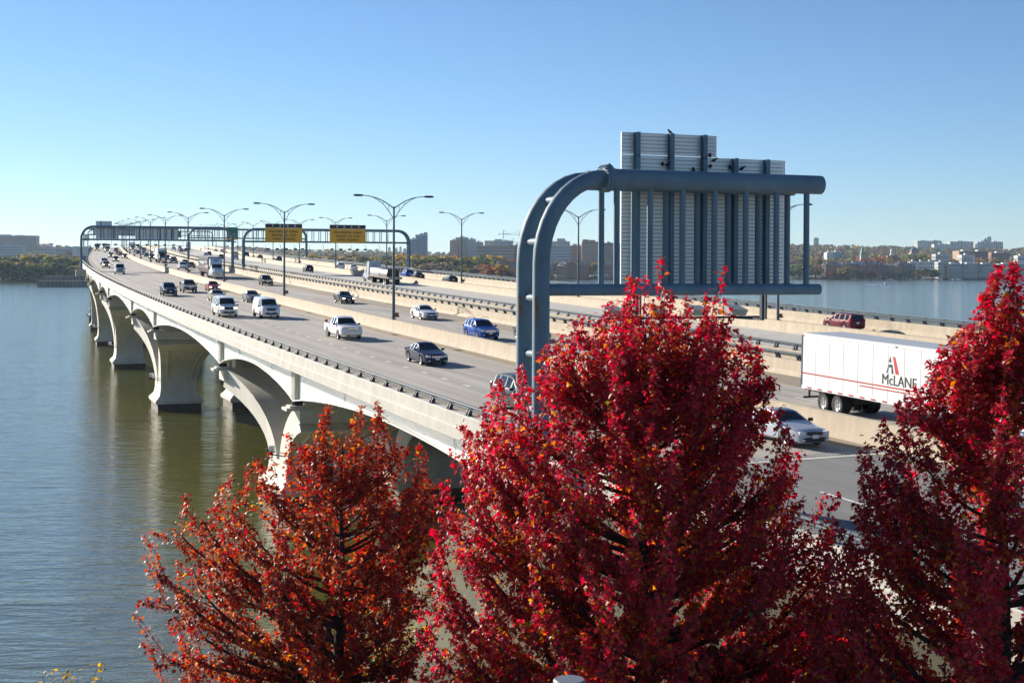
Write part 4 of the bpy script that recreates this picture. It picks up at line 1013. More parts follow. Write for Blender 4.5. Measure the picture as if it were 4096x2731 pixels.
small_truck(507, -7.0, 'white-cabbed dump truck nearest of the far dump trucks', WHT, WHITEP, 'dump')
small_truck(559, -11.6, 'dump truck with a black body by the far parapet', WHT, BLK_, 'dump')
small_truck(609, -8.4, 'pale dump truck behind the black-bodied one', BEIG, WHITEP, 'dump')
small_truck(562, 4.4, 'far box truck with white box beside the median', WHT, WHITEP, 'box')
small_truck(600, 31.5, 'far red and white truck driving away on the second bridge', REDP, WHITEP, 'box', True)
# ------------------------------------------------------------------ foreground maples
def leaf_mat(name, trans=.35, rough=.33):
    m = bpy.data.materials.new(name); m.use_nodes = True; t = m.node_tree; b = t.nodes['Principled BSDF']; Lk = t.links.new
    at = t.nodes.new('ShaderNodeAttribute'); at.attribute_name = 'tint'
    Lk(at.outputs['Color'], b.inputs['Base Color']); b.inputs['Roughness'].default_value = rough; b.inputs['Specular IOR Level'].default_value = .5
    tr = t.nodes.new('ShaderNodeBsdfTranslucent'); hs = t.nodes.new('ShaderNodeHueSaturation'); hs.inputs['Saturation'].default_value = 1.1; hs.inputs['Value'].default_value = 1.7
    Lk(at.outputs['Color'], hs.inputs['Color']); Lk(hs.outputs[0], tr.inputs['Color'])
    mx = t.nodes.new('ShaderNodeMixShader'); mx.inputs[0].default_value = trans; Lk(b.outputs[0], mx.inputs[1]); Lk(tr.outputs[0], mx.inputs[2])
    Lk(mx.outputs[0], t.nodes['Material Output'].inputs['Surface']); return m
LEAF = leaf_mat('maple_leaf', .54, .5)
BARK = mat('bark', (.045, .036, .030), .9, noise=(6, .4), bump=(12, .8))
# lobed maple leaf: stalk end at the origin, tip at +y (unit length)
LEAFV = np.array([(0, 0, 0), (.50, .34, -.02), (.20, .52, .04), (0, 1.0, -.07), (-.20, .52, .04), (-.50, .34, -.02), (0, .36, .09)])
LEAFF = [(6, 0, 1), (6, 1, 2), (6, 2, 3), (6, 3, 4), (6, 4, 5), (6, 5, 0)]
def scatter_leaves(name, pos, nrm, up, size, cols, m, parent, shape=(LEAFV, LEAFF), kind='stuff'):
    """pos (n,3), nrm/up unit vectors, size (n), cols (n,3)"""
    V, F = shape; n = len(pos); k = len(V); F = np.array(F)
    x = np.cross(up, nrm); x /= np.linalg.norm(x, axis=1)[:, None] + 1e-9; y = np.cross(nrm, x)
    co = pos[:, None, :] + size[:, None, None] * (V[None, :, 0, None] * x[:, None] + V[None, :, 1, None] * y[:, None] + V[None, :, 2, None] * nrm[:, None])
    co = co.reshape(-1, 3); faces = (F[None] + (np.arange(n) * k)[:, None, None]).reshape(-1, 3)
    me = bpy.data.meshes.new(name); me.vertices.add(len(co)); me.vertices.foreach_set('co', co.astype(np.float32).ravel())
    me.loops.add(faces.size); me.loops.foreach_set('vertex_index', faces.astype(np.int32).ravel())
    me.polygons.add(len(faces)); me.polygons.foreach_set('loop_start', np.arange(0, faces.size, 3, dtype=np.int32)); me.polygons.foreach_set('loop_total', np.full(len(faces), 3, np.int32))
    me.update(); a = me.attributes.new('tint', 'FLOAT_COLOR', 'POINT')
    c4 = np.ones((n, k, 4), np.float32); c4[:, :, :3] = cols[:, None, :]; a.data.foreach_set('color', c4.ravel())
    me.materials.append(m)
    o = link(bpy.data.objects.new(name, me), parent)
    if kind: o['kind'] = kind
    return o
def unit(v): return v / (np.linalg.norm(v, axis=-1, keepdims=True) + 1e-9)
def maple(name, base, prof, nl, per, lps, palette, seed, label, trunk_r, fork, leaf=.095, spires=(), low=None, shoot=(.55, 1.15), bare=0.0):
    """prof: (z, left, right) crown radii in x above the base; limbs rise from the fork zone to the crown's skin and carry leafy shoots"""
    g = np.random.default_rng(seed); root = empty(name, base, 0, label, 'tree')
    Pz = np.array([q[0] for q in prof]); Pl = np.array([q[1] for q in prof]); Pr = np.array([q[2] for q in prof]); H = Pz.max()
    def rad(z, az):
        l, r = np.interp(z, Pz, Pl), np.interp(z, Pz, Pr); rx = r if math.cos(az) > 0 else l; ry = (l + r) / 2 * .92
        return 1 / math.sqrt((math.cos(az) / max(rx, .05)) ** 2 + (math.sin(az) / max(ry, .05)) ** 2)
    tk = MB(); tp = [(0, 0, -.6), (.03, .02, fork * .5), (-.04, .03, fork), (.05, -.02, fork + (H - fork) * .3), (0, .04, fork + (H - fork) * .6), (.04, 0, H * .93)]
    tk.tube(tp, [trunk_r * 1.3, trunk_r, trunk_r * .85, trunk_r * .5, trunk_r * .25, .02], 9)
    trunk = tk.build('trunk', BARK, root, 60)
    br = MB(); shoots = []; limb = []; tipf = []
    zlo = low if low is not None else fork * .8
    ends = []
    for i in range(nl):
        z = zlo + (H - zlo) * ((i + .5) / nl) ** .85; az = i * 2.39996 + g.uniform(-.3, .3)
        r = rad(z, az) * g.uniform(.80, 1.0); ends.append((r * math.cos(az), r * math.sin(az), z + g.uniform(-.2, .2)))
    ends += [tuple(q) for q in spires]
    sm = .8
    for li, (ex, ey, ez) in enumerate(ends):
        q = np.array([ex, ey, max(.4, ez - fork) * .8]); q /= np.linalg.norm(q) + 1e-6; ex, ey, ez = ex - q[0] * sm, ey - q[1] * sm, ez - q[2] * sm
        L = math.hypot(ex, ey); z0 = max(fork * .75, min(ez - L * g.uniform(.45, .9), H * .8)); z0 = min(z0, ez - .2)
        fr = (z0 - fork) / (H - fork); p0 = np.array([0, 0, z0]); p3 = np.array([ex, ey, ez])
        p1 = p0 + np.array([ex * .45, ey * .45, (ez - z0) * .22]) + g.normal(0, .10, 3); p2 = p0 + np.array([ex * .82, ey * .82, (ez - z0) * .62]) + g.normal(0, .10, 3)
        ts = np.linspace(0, 1, 7); pts = [(1 - t) ** 3 * p0 + 3 * (1 - t) ** 2 * t * p1 + 3 * (1 - t) * t * t * p2 + t ** 3 * p3 for t in ts]
        r0 = max(.018, trunk_r * (.42 - .28 * max(0, fr)) * min(1.2, .5 + L * .2)); br.tube([tuple(p) for p in pts], [r0 * (1 - .85 * t) + .006 for t in ts], 5, cap=False)
        # shoots
        m = max(3, int(per * (.5 + .35 * np.linalg.norm(p3 - p0))))
        for j in range(m):
            t = 1 - (j / m) * .86 if j else 1.0
            b0 = (1 - t) ** 3 * p0 + 3 * (1 - t) ** 2 * t * p1 + 3 * (1 - t) * t * t * p2 + t ** 3 * p3
            d = unit(p3 - p1 + g.normal(0, .9, 3) + np.array([0, 0, .9])); out = np.array([b0[0], b0[1], 0]); out = out / (np.linalg.norm(out) + .3)
            d = unit(d * .9 + out * .35); ln = g.uniform(*shoot)
            if j == 0: d = unit(unit(p3 - p1) * .7 + np.array([0, 0, .9]) + g.normal(0, .12, 3)); ln = g.uniform(.95, 1.45)
            e = b0 + d * ln
            rr = math.hypot(e[0], e[1]); lim = rad(min(max(e[2], Pz[0]), H), math.atan2(e[1], e[0]))
            if rr > lim * 1.12: 
                f = lim * 1.08 / rr; e[0] *= f; e[1] *= f
            br.tube([tuple(b0), tuple((b0 + e) / 2 + g.normal(0, .03, 3)), tuple(e)], [.012, .008, .004], 3, cap=False)
            shoots.append((b0, e)); limb.append(li); tipf.append(j == 0)
    br.build('branches', BARK, trunk, 60, kind='stuff')
    S = np.array([np.concatenate(q) for q in shoots]); ns = len(S)
    cnt = g.poisson(lps * np.where(np.array(tipf), 1.5, 1.0)); idx = np.repeat(np.arange(ns), cnt); n = len(idx)
    t = g.uniform(.08, 1.05, n) ** .8; A, B_ = S[idx, :3], S[idx, 3:]
    pos = A + (B_ - A) * t[:, None] + g.normal(0, .085, (n, 3)) * (1.3 - .85 * t)[:, None]
    rel = pos - np.array([0, 0, H * .45]); outw = unit(rel * np.array([1, 1, .7]))
    nrm = unit(outw * .7 + np.array([0, 0, .35]) + g.normal(0, .62, (n, 3)))
    up = unit(np.array([0, 0, -.9]) + outw * .5 + g.normal(0, .5, (n, 3)))            # leaves hang outwards and down
    size = leaf * g.uniform(.55, 1.35, n)
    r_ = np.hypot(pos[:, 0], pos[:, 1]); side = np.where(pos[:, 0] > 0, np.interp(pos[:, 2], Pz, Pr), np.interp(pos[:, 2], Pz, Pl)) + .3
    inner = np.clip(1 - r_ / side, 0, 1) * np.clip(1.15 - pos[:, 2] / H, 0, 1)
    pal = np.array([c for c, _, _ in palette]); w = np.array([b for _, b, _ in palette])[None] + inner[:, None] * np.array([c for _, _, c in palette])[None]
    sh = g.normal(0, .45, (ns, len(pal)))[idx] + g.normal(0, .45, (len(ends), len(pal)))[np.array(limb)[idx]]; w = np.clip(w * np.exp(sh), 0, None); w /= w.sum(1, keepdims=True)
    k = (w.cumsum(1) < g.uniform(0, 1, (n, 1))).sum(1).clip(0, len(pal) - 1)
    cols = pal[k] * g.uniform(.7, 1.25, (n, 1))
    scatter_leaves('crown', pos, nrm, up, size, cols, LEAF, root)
    return n
RED1, RED2, RED3, ORA, YEL_, GRE = (.52, .046, .064), (.40, .038, .058), (.23, .034, .050), (.50, .125, .025), (.52, .22, .012), (.11, .10, .015)
pal2 = [(RED1, 1.0, 0), (RED2, 1.1, 0), (RED3, .7, .3), (ORA, .12, 1.5), (YEL_, .01, .7), (GRE, 0, .5)]
pal1 = [((.40, .032, .036), .7, 0), ((.28, .028, .032), .7, 0), ((.33, .058, .030), 1.2, .4), ((.42, .10, .035), .45, .8), ((.19, .045, .03), .8, .3), ((.34, .15, .08), .4, .3), (YEL_, .04, .3)]
TB = -8.0
def wx(u, Y): return (u - 2048) / 5694 * Y
def wz(u, v, Y): return HC + (1063 + .00435 * (u - 2048) - v) * Y / 5694
NL = 0
# left maple: thinner, orange-red
Y1 = 32.; z1 = 8.0
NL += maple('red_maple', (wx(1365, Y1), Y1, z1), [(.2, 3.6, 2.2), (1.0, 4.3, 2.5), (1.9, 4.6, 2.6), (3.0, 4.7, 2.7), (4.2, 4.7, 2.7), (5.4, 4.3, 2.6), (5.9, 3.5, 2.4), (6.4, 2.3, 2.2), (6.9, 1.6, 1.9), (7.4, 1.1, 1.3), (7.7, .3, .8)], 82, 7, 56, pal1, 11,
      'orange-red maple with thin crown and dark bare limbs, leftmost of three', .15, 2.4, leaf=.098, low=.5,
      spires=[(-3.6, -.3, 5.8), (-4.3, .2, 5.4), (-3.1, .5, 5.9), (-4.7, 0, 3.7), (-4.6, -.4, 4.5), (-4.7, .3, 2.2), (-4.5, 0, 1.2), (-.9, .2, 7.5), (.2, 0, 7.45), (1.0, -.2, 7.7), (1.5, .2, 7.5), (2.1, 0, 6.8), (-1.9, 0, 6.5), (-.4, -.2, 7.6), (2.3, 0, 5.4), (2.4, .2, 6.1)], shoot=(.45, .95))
# middle maple: broad, deep red
Y2 = 27.; z2 = 8.0
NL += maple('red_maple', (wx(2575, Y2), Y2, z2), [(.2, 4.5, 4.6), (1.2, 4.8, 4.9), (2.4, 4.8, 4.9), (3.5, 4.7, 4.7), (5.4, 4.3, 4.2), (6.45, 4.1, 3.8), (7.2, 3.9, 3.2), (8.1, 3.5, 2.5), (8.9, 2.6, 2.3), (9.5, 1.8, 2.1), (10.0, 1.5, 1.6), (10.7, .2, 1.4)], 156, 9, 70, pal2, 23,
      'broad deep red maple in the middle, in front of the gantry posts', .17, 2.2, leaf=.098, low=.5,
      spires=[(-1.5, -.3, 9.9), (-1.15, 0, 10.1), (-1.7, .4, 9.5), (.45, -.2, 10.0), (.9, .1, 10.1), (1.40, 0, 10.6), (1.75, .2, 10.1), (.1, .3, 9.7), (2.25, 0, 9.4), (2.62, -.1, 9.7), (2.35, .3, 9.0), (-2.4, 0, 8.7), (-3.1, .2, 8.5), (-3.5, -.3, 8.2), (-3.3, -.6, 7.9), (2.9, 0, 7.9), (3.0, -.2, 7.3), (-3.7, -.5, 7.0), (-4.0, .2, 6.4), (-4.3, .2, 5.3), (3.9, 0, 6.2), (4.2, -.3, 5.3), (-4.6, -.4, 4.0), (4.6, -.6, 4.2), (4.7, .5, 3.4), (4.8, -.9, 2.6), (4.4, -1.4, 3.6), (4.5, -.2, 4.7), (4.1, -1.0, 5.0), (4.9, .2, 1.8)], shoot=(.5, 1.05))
# right maple: nearest, cut by the frame edge
Y3 = 24.; z3 = 8.0
NL += maple('red_maple', (wx(4025, Y3), Y3, z3), [(.6, 4.0, 3.4), (1.4, 4.2, 3.6), (2.6, 4.1, 3.8), (3.8, 3.8, 3.9), (5.8, 3.45, 3.7), (6.6, 3.0, 3.4), (7.45, 2.55, 3.0), (8.2, 2.15, 2.6), (8.8, 1.6, 2.2), (9.6, 1.15, 1.5), (10.3, .5, .8), (10.9, .25, .3)], 106, 9, 76, pal2, 37,
      'dark crimson maple cut off by the right edge of the picture', .17, 2.3, leaf=.096, low=.9,
      spires=[(-.30, -.2, 11.0), (-.40, .2, 10.5), (-1.0, 0, 10.2), (-1.4, -.2, 9.9), (-1.65, .1, 9.3), (-2.25, 0, 8.4), (-.9, .3, 9.8), (.5, 0, 9.6), (-2.45, 0, 7.7), (-2.7, -.2, 7.0), (-.1, -.3, 10.7), (-2.6, .3, 7.4), (-3.0, .2, 6.0), (-3.6, -.5, 4.4), (-3.9, -.8, 3.2), (-3.8, .6, 2.4), (-3.5, -1.2, 3.8), (-3.3, -.9, 5.2), (-3.4, .4, 4.9), (-4.0, -.3, 2.0)], shoot=(.45, .95))
# low shrubs along the bank
SHL = leaf_mat('shrub_leaf', .4, .45)
def shrub(name, base, h, w, n, pal, seed, label, leaf=.10):
    g = np.random.default_rng(seed); r = empty(name, base, 0, label, 'shrub'); br = MB(); pp = []
    for i in range(14):
        a = g.uniform(0, 6.28); e = np.array([math.cos(a) * w * g.uniform(.2, 1), math.sin(a) * w * g.uniform(.2, 1), h * g.uniform(.55, 1)])
        br.tube([(0, 0, -.2), tuple(e * .5 + g.normal(0, .05, 3)), tuple(e)], [.02, .012, .004], 4, cap=False); pp.append(e)
    br.build('stems', BARK, r, 60, kind='stuff'); E_ = np.array(pp)[g.integers(0, 14, n)]
    pos = E_ * (1 - g.uniform(0, .55, n) ** 1.3)[:, None] + g.normal(0, .10, (n, 3)); nrm = unit(g.normal(0, .6, (n, 3)) + np.array([0, 0, .8])); up = unit(g.normal(0, 1, (n, 3)))
    cols = np.array(pal)[g.integers(0, len(pal), n)] * g.uniform(.7, 1.2, (n, 1)); scatter_leaves('foliage', pos, nrm, up, leaf * g.uniform(.6, 1.2, n), cols, SHL, r)
shrub('shrub', (wx(260, 26), 26, 9.6), 2.3, .75, 420, [(.55, .32, .03), (.50, .24, .02), (.35, .22, .03)], 5, 'small yellow-leaved shrub poking into the lower left corner')
shrub('shrub', (wx(1500, 40), 40, 6.2), 2.9, 1.3, 1500, [(.14, .19, .02), (.20, .22, .02), (.30, .24, .03)], 6, 'yellow-green shrub glimpsed low behind the orange-red maple')
shrub('shrub', (wx(2000, 38), 38, 6.5), 2.2, 1.6, 1600, [(.14, .15, .02), (.22, .17, .02), (.30, .20, .03)], 8, 'low olive shrub between the left and middle maples')
# park lamp head in the foreground
lr = empty('park_lamp', (wx(2285, 13.5), 13.5, 11.5), 0, 'round dark grey park lamp top at the bottom edge of the picture', 'lamp')
LM = mat('park_lamp_grey', (.06, .065, .075), .45)
MB().lathe([(.15, 3.72), (.155, 3.735), (.155, 3.76), (.14, 3.775)], 28).build('cap', mat('park_lamp_cap', (.17, .18, .2), .4), lr, 30)
MB().lathe([(.30, 3.35), (.31, 3.42), (.27, 3.55), (.165, 3.73)], 28).build('hood', LM, lr, 30)
MB().lathe([(.17, 3.0), (.20, 3.05), (.20, 3.32), (.29, 3.36)], 20).build('lantern', mat('lantern_glass', (.5, .5, .48), .2), lr, 30)
MB().tube([(0, 0, -2.2), (0, 0, 3.02)], [.09, .06], 12).build('post', LM, lr, 60)
print('leaves', NL)
# ------------------------------------------------------------------ far shore: terrain, trees, town
LANDM = mat('far_land', (.085, .078, .028), .95, noise=(.02, .35))
US = [-700, 0, 330, 1000, 1600, 1950, 2010, 2100, 2500, 3080, 3200, 4100, 4800]; DSH = [1455, 1480, 1480, 1490, 1560, 1640, 2015, 2030, 2060, 2240, 2262, 2270, 2280]
RU = [-700, 0, 150, 300, 500, 700, 850, 950, 1050, 1200, 1640, 2000, 2500, 3000, 3137, 3500, 3640, 4096, 4800]; RV = [970, 969, 968, 990, 998, 998, 989, 983, 992, 998, 1009, 1012, 1012, 993, 989, 993, 999, 1003, 1003]
def shore(u): return float(np.interp(u, US, DSH))
RD = 5200.
def ground(u, D):
    s = shore(u); zr = HC + (1063 + .00435 * (u - 2048) - float(np.interp(u, RU, RV))) * RD / 5694 - 10
    t = max(0, min(1, (D - s - 500) / (RD - s - 500)))
    return max(-1.5, min(2.2, (D - s) / 6 - .8)) + (min(4, max(0, (D - s - 40) / 45)) if u < 1900 else min(15, max(0, (D - s - 40) / 22))) + max(0, zr - 6) * t ** 1.25
vs, fs = [], []; us = list(np.linspace(-700, 4800, 90)); rows = [-8, 4, 14, 40, 120, 300, 600, 1000, 1500, 2100, 2800, 3400, 4200]
for k, r in enumerate(rows):
    for u in us:
        D = shore(u) + r if r < 3400 else (RD if r == 3400 else 7000); z = ground(u, D) if r < 4200 else 0
        vs.append((wx(u, D), D, z))
n = len(us)
for k in range(len(rows) - 1):
    for i in range(n - 1): fs.append((k * n + i, k * n + i + 1, (k + 1) * n + i + 1, (k + 1) * n + i))
MB().add(vs, fs).build('far_shore', LANDM, smooth=80, kind='structure')

# woods on the far hills: too far to count
CLV = np.array([(-.5, -.4, 0), (.5, -.45, .08), (.55, .4, -.05), (-.45, .5, .06), (0, 0, .22)]); CLF = [(4, 0, 1), (4, 1, 2), (4, 2, 3), (4, 3, 0)]
def fleaf(name, rough=.8, trans=.45):
    return leaf_mat(name, trans, rough)
FLEAF = fleaf('far_foliage')
def tree_tuft(g, n, rx, rz, lobes, z0):
    """points through a crown made of several lobes; returns pos, normal"""
    c = np.stack([g.normal(0, rx * .42, lobes), g.normal(0, rx * .42, lobes), z0 + rz * g.uniform(.2, 1.45, lobes)], 1); c[0] = (0, 0, z0 + rz)
    r = rx * g.uniform(.38, .62, lobes); i = g.integers(0, lobes, n); d = unit(g.normal(0, 1, (n, 3))); d[:, 2] = np.where(d[:, 2] < -.5, -d[:, 2], d[:, 2]); d = unit(d)
    pos = c[i] + d * (r[i] * g.uniform(.72, 1.05, n))[:, None] * np.array([1, 1, .85]); return pos, unit(d + g.normal(0, .35, (n, 3)))
AUT = [(.10, .095, .02), (.16, .12, .02), (.055, .07, .02), (.17, .075, .02), (.13, .05, .02), (.035, .052, .018), (.20, .15, .02), (.09, .06, .03), (.12, .10, .05)]
g = np.random.default_rng(3)
pos, nrm, col, siz = [], [], [], []
for i in range(4400):
    u = g.uniform(-300, 4500); f = g.uniform(0, 1) ** .6; D = 2550 + f * (RD - 2560)
    if i >= 3900: u = g.uniform(-40, 330); D = g.uniform(2050, 3500)
    x, z = wx(u, D), ground(u, D); h = g.uniform(7, 12); p, q = tree_tuft(g, 20, h * .75, h * .5, 4, 1)
    pos.append(p + np.array([x, D, z])); nrm.append(q); c = np.array(AUT[g.integers(0, len(AUT))]) * .8; col.append(np.tile(c * 1.6, (20, 1)) * g.uniform(.7, 1.2, (20, 1))); siz.append(np.full(20, h * .62))
pos, nrm, col, siz = map(np.concatenate, (pos, nrm, col, siz))
o = scatter_leaves('far_woods', pos, nrm, unit(g.normal(0, 1, pos.shape)), siz, col, FLEAF, None, (CLV, CLF)); tag(o, 'hazy autumn woods covering the far hills behind the town', 'woods', kind='stuff')

# single trees near the far shore
TM = {}
def tree_mesh(kind):
    if kind in TM: return TM[kind]
    g = np.random.default_rng(100 + len(TM)); sp = {'round': (4.2, 3.9, 9, 1.3), 'tall': (3.5, 5.4, 11, 1.4), 'broad': (5.2, 3.6, 11, 1.2), 'spire': (2.4, 5.6, 8, 1.0)}[kind[0]]
    rx, rz, lb, z0 = sp; n = 560; p, q = tree_tuft(g, n, rx * 1.25, rz, lb, z0)
    base = np.array(kind[1]); v = g.normal(0, .22, (n, 1)); cols = np.clip(base * np.exp(v) * (1 + g.normal(0, .10, (n, 3))), .002, 1)
    o = scatter_leaves('crown', p, q, unit(g.normal(0, 1, p.shape)), g.uniform(.8, 1.5, n), cols, FLEAF, None, (CLV, CLF), None); me = o.data; bpy.data.objects.remove(o)
    t = MB(); t.tube([(0, 0, -.6), (.1, 0, z0), (0, .1, z0 + rz)], [.38, .28, .08], 6)
    for k in range(4): a = k * 1.6; t.tube([(.05, 0, z0 * .9), (math.cos(a) * rx * .5, math.sin(a) * rx * .5, z0 + rz * .7)], [.16, .05], 4)
    TM[kind] = (me, t.mesh('trunk', BARK), 2 * rz + z0 + 1.0); return TM[kind]
ORD = {}
def nth(n):
    w = ['', 'first', 'second', 'third', 'fourth', 'fifth', 'sixth', 'seventh', 'eighth', 'ninth', 'tenth', 'eleventh', 'twelfth', 'thirteenth', 'fourteenth', 'fifteenth', 'sixteenth', 'seventeenth', 'eighteenth', 'nineteenth', 'twentieth']
    return w[n] if n <= 20 else 'twenty-' + w[n - 20]
def far_tree(u, D, h, kind, colour, label, wide=1.0, group='trees along the far shore', z=None):
    if group: ORD[label] = ORD.get(label, 0) + 1; label = nth(ORD[label]) + ' ' + label + ', from left'
    me, tm, hh = tree_mesh((kind, colour)); r = empty('tree', (wx(u, D), D, (ground(u, D) if z is None else z) - .2), (u * 7.13) % 6.28, label, 'tree', group)
    s = h / hh; r.scale = (s * wide, s * wide, s); inst('crown', me, r); inst('trunk', tm, r)
OLIVE, DGRN, GOLD, BROWN, RUSTC, CRIM, MGRN, GREYB = (.15, .14, .03), (.045, .07, .02), (.34, .23, .02), (.19, .13, .045), (.28, .10, .03), (.28, .02, .04), (.08, .12, .03), (.15, .13, .08)
g = np.random.default_rng(9)
pk = lambda L_: L_[g.integers(0, len(L_))]
KL = {OLIVE: 'olive', DGRN: 'dark green', GOLD: 'golden', BROWN: 'brown', RUSTC: 'rust-coloured', CRIM: 'crimson', MGRN: 'green', GREYB: 'grey-brown'}
# left bank wood
for u in np.arange(-10, 345, 13):
    c = pk([DGRN, DGRN, DGRN, OLIVE, MGRN, BROWN]); far_tree(u + g.uniform(-5, 5), 1496 + g.uniform(0, 12), g.uniform(15, 23), pk(['round', 'tall', 'broad']), c, f'{KL[c]} tree at the water in the left bank wood', 1.15, 'trees in the left bank wood')
for u in np.arange(-10, 345, 14):
    c = pk([OLIVE, OLIVE, MGRN, MGRN, BROWN, DGRN]); far_tree(u + g.uniform(-6, 6), 1535 + g.uniform(0, 20), g.uniform(24, 30) - (4 if u > 250 else 0), pk(['round', 'tall', 'broad']), c, f'tall {KL[c]} tree behind the left bank wood', 1.1, 'trees in the left bank wood')
# wood behind the second bridge
for u in np.arange(930, 1990, 22):
    c = pk([OLIVE, BROWN, GREYB, OLIVE, GREYB, RUSTC, MGRN, GOLD]); far_tree(u + g.uniform(-6, 6), 1600 + g.uniform(0, 25), (17 if u < 1250 else 22) + g.uniform(-3, 3), pk(['round', 'tall', 'broad']), c, f'{KL[c]} tree fronting the wood beyond the bridges', 1.4, 'trees in the wood beyond the bridge')
for u in np.arange(930, 1960, 22):
    c = pk([OLIVE, OLIVE, DGRN, GOLD, BROWN, MGRN]); far_tree(u + g.uniform(-6, 6), 1680 + g.uniform(0, 30), (20 if u < 1250 else 27) + g.uniform(-3, 3), pk(['round', 'tall', 'broad']), c, f'{KL[c]} tree behind the wood beyond the bridges', 1.4, 'trees in the wood beyond the bridge')
# park trees behind the middle houses
for u in list(np.arange(1930, 2500, 20)):
    c = pk([OLIVE, OLIVE, MGRN, DGRN, GOLD, RUSTC]); far_tree(u + g.uniform(-5, 5), 2190 + g.uniform(0, 60), g.uniform(16, 22), pk(['round', 'broad']), c, f'{KL[c]} tree behind the houses past the gantry posts', 1.2, 'trees behind the riverside houses')
for u in (1945, 1985, 2105, 2190, 2205, 2365, 2385, 2480):
    far_tree(u, 2050, g.uniform(6, 9), 'round', DGRN, 'low dark green tree by the shore houses', 1.3, 'low trees by the riverside houses')
# right shore: named single trees
one = [(3175, 2330, 22, 'broad', OLIVE, 1.2, 'olive tree right of the far pipe end at the shore'), (3215, 2300, 23, 'broad', MGRN, 1.1, 'tall green tree left of the brown shore tree'), (3262, 2285, 25, 'round', BROWN, 1.15, 'tall brown tree left of the riverside terrace'), (3195, 2285, 16, 'round', OLIVE, 1.2, 'lower olive tree at the left end of the right shore'), (3150, 2290, 19, 'round', MGRN, 1.2, 'green tree behind the right-hand gantry bars'),
       (3335, 2278, 11, 'round', RUSTC, 1.2, 'small rust-coloured tree before the terrace'), (3390, 2278, 19, 'broad', BROWN, 1.25, 'broad brown tree before the terrace'), (3428, 2280, 14, 'round', RUSTC, 1.2, 'dull red tree right of the broad brown one'), (3362, 2276, 8, 'round', DGRN, 1.3, 'dark bush left of the broad brown tree'), (3407, 2275, 9, 'round', MGRN, 1.3, 'green bush under the broad brown tree'),
       (3486, 2277, 14, 'broad', CRIM, 1.05, 'bright crimson tree before the brick terrace'), (3556, 2279, 10, 'round', RUSTC, 1.2, 'small reddish tree before the gap in the terraces'), (3571, 2280, 11, 'round', DGRN, 1.1, 'small dark tree beside the reddish one'), (3598, 2279, 9, 'broad', DGRN, 1.3, 'low dark tree before the right terrace'), (3628, 2279, 8.5, 'round', BROWN, 1.2, 'small brown tree before the right terrace'),
       (3678, 2276, 16.5, 'broad', GOLD, 1.25, 'golden round tree left of the flats'), (3730, 2280, 18, 'broad', MGRN, 1.15, 'dark green round tree beside the golden one'),
       (3635 + 40, 2600, 30, 'broad', OLIVE, 1.1, 'large olive tree beside the green pyramid roof'), (3510, 2560, 27, 'broad', RUSTC, 1.15, 'orange tree right of the church spire'), (3470, 2570, 26, 'broad', RUSTC, 1.0, 'orange-red tree just right of the church tower'), (3336, 2480, 24, 'broad', OLIVE, 1.1, 'olive tree before the white hall'), (3430, 2500, 19, 'round', OLIVE, 1.2, 'olive tree left of the church tower'), (3548, 2520, 21, 'broad', BROWN, 1.2, 'brown tree behind the terrace chimneys'), (3590, 2480, 17, 'broad', OLIVE, 1.4, 'spreading olive tree behind the terrace'), (3620, 2480, 15, 'round', DGRN, 1.2, 'dark green tree behind the right terrace'), (3640, 2520, 18, 'round', BROWN, 1.2, 'pale brown tree behind the right terrace'), (3690, 2450, 10, 'round', DGRN, 1.2, 'dark tree behind the white terrace houses')]
for u, D, h, k, c, w, lb in one: far_tree(u, D, h, k, c, lb, w, None)
for u in np.arange(3290, 4110, 19):
    c = pk([OLIVE, GREYB, BROWN, DGRN, RUSTC]); far_tree(u + g.uniform(-5, 5), 2420 + g.uniform(0, 30), g.uniform(14, 19), pk(['round', 'broad']), c, f'{KL[c]} tree among the roofs behind the waterfront', 1.3, 'trees among the far roofs')
for u in np.arange(3100, 4110, 27):
    c = pk([OLIVE, GREYB, BROWN, DGRN, RUSTC, OLIVE]); far_tree(u + g.uniform(-6, 6), 2620 + g.uniform(0, 60), g.uniform(15, 22), pk(['round', 'broad']), c, f'{KL[c]} tree standing farther back in the town', 1.6, 'trees farther back in the town')

# ------------------------------------------------------------------ buildings
BRK = mat('brick_red', (.32, .12, .075), .85, noise=(.25, .15)); BRKO = mat('brick_orange', (.50, .27, .17), .85, noise=(.25, .12)); BRKD = mat('brick_dark', (.22, .13, .11), .85, noise=(.25, .15))
ROOFG = mat('roof_slate', (.20, .215, .24), .7, noise=(.3, .15)); ROOFM = mat('roof_metal', (.33, .35, .36), .5, noise=(.3, .1)); COPPER = mat('roof_copper', (.10, .28, .24), .6)
WIN = mat('far_window', (.09, .13, .17), .15, spec=.7); WINB = mat('far_glass_blue', (.05, .13, .20), .12, spec=.8); STONE = mat('pale_stone', (.55, .52, .47), .8, noise=(.2, .06)); WHB = mat('white_render', (.62, .62, .60), .7)
TAN = mat('tan_brick', (.36, .24, .15), .85, noise=(.2, .1)); GREYC = mat('grey_concrete', (.46, .47, .48), .8, noise=(.2, .08)); BLUEG = mat('blue_glass', (.16, .27, .35), .2, spec=.6)
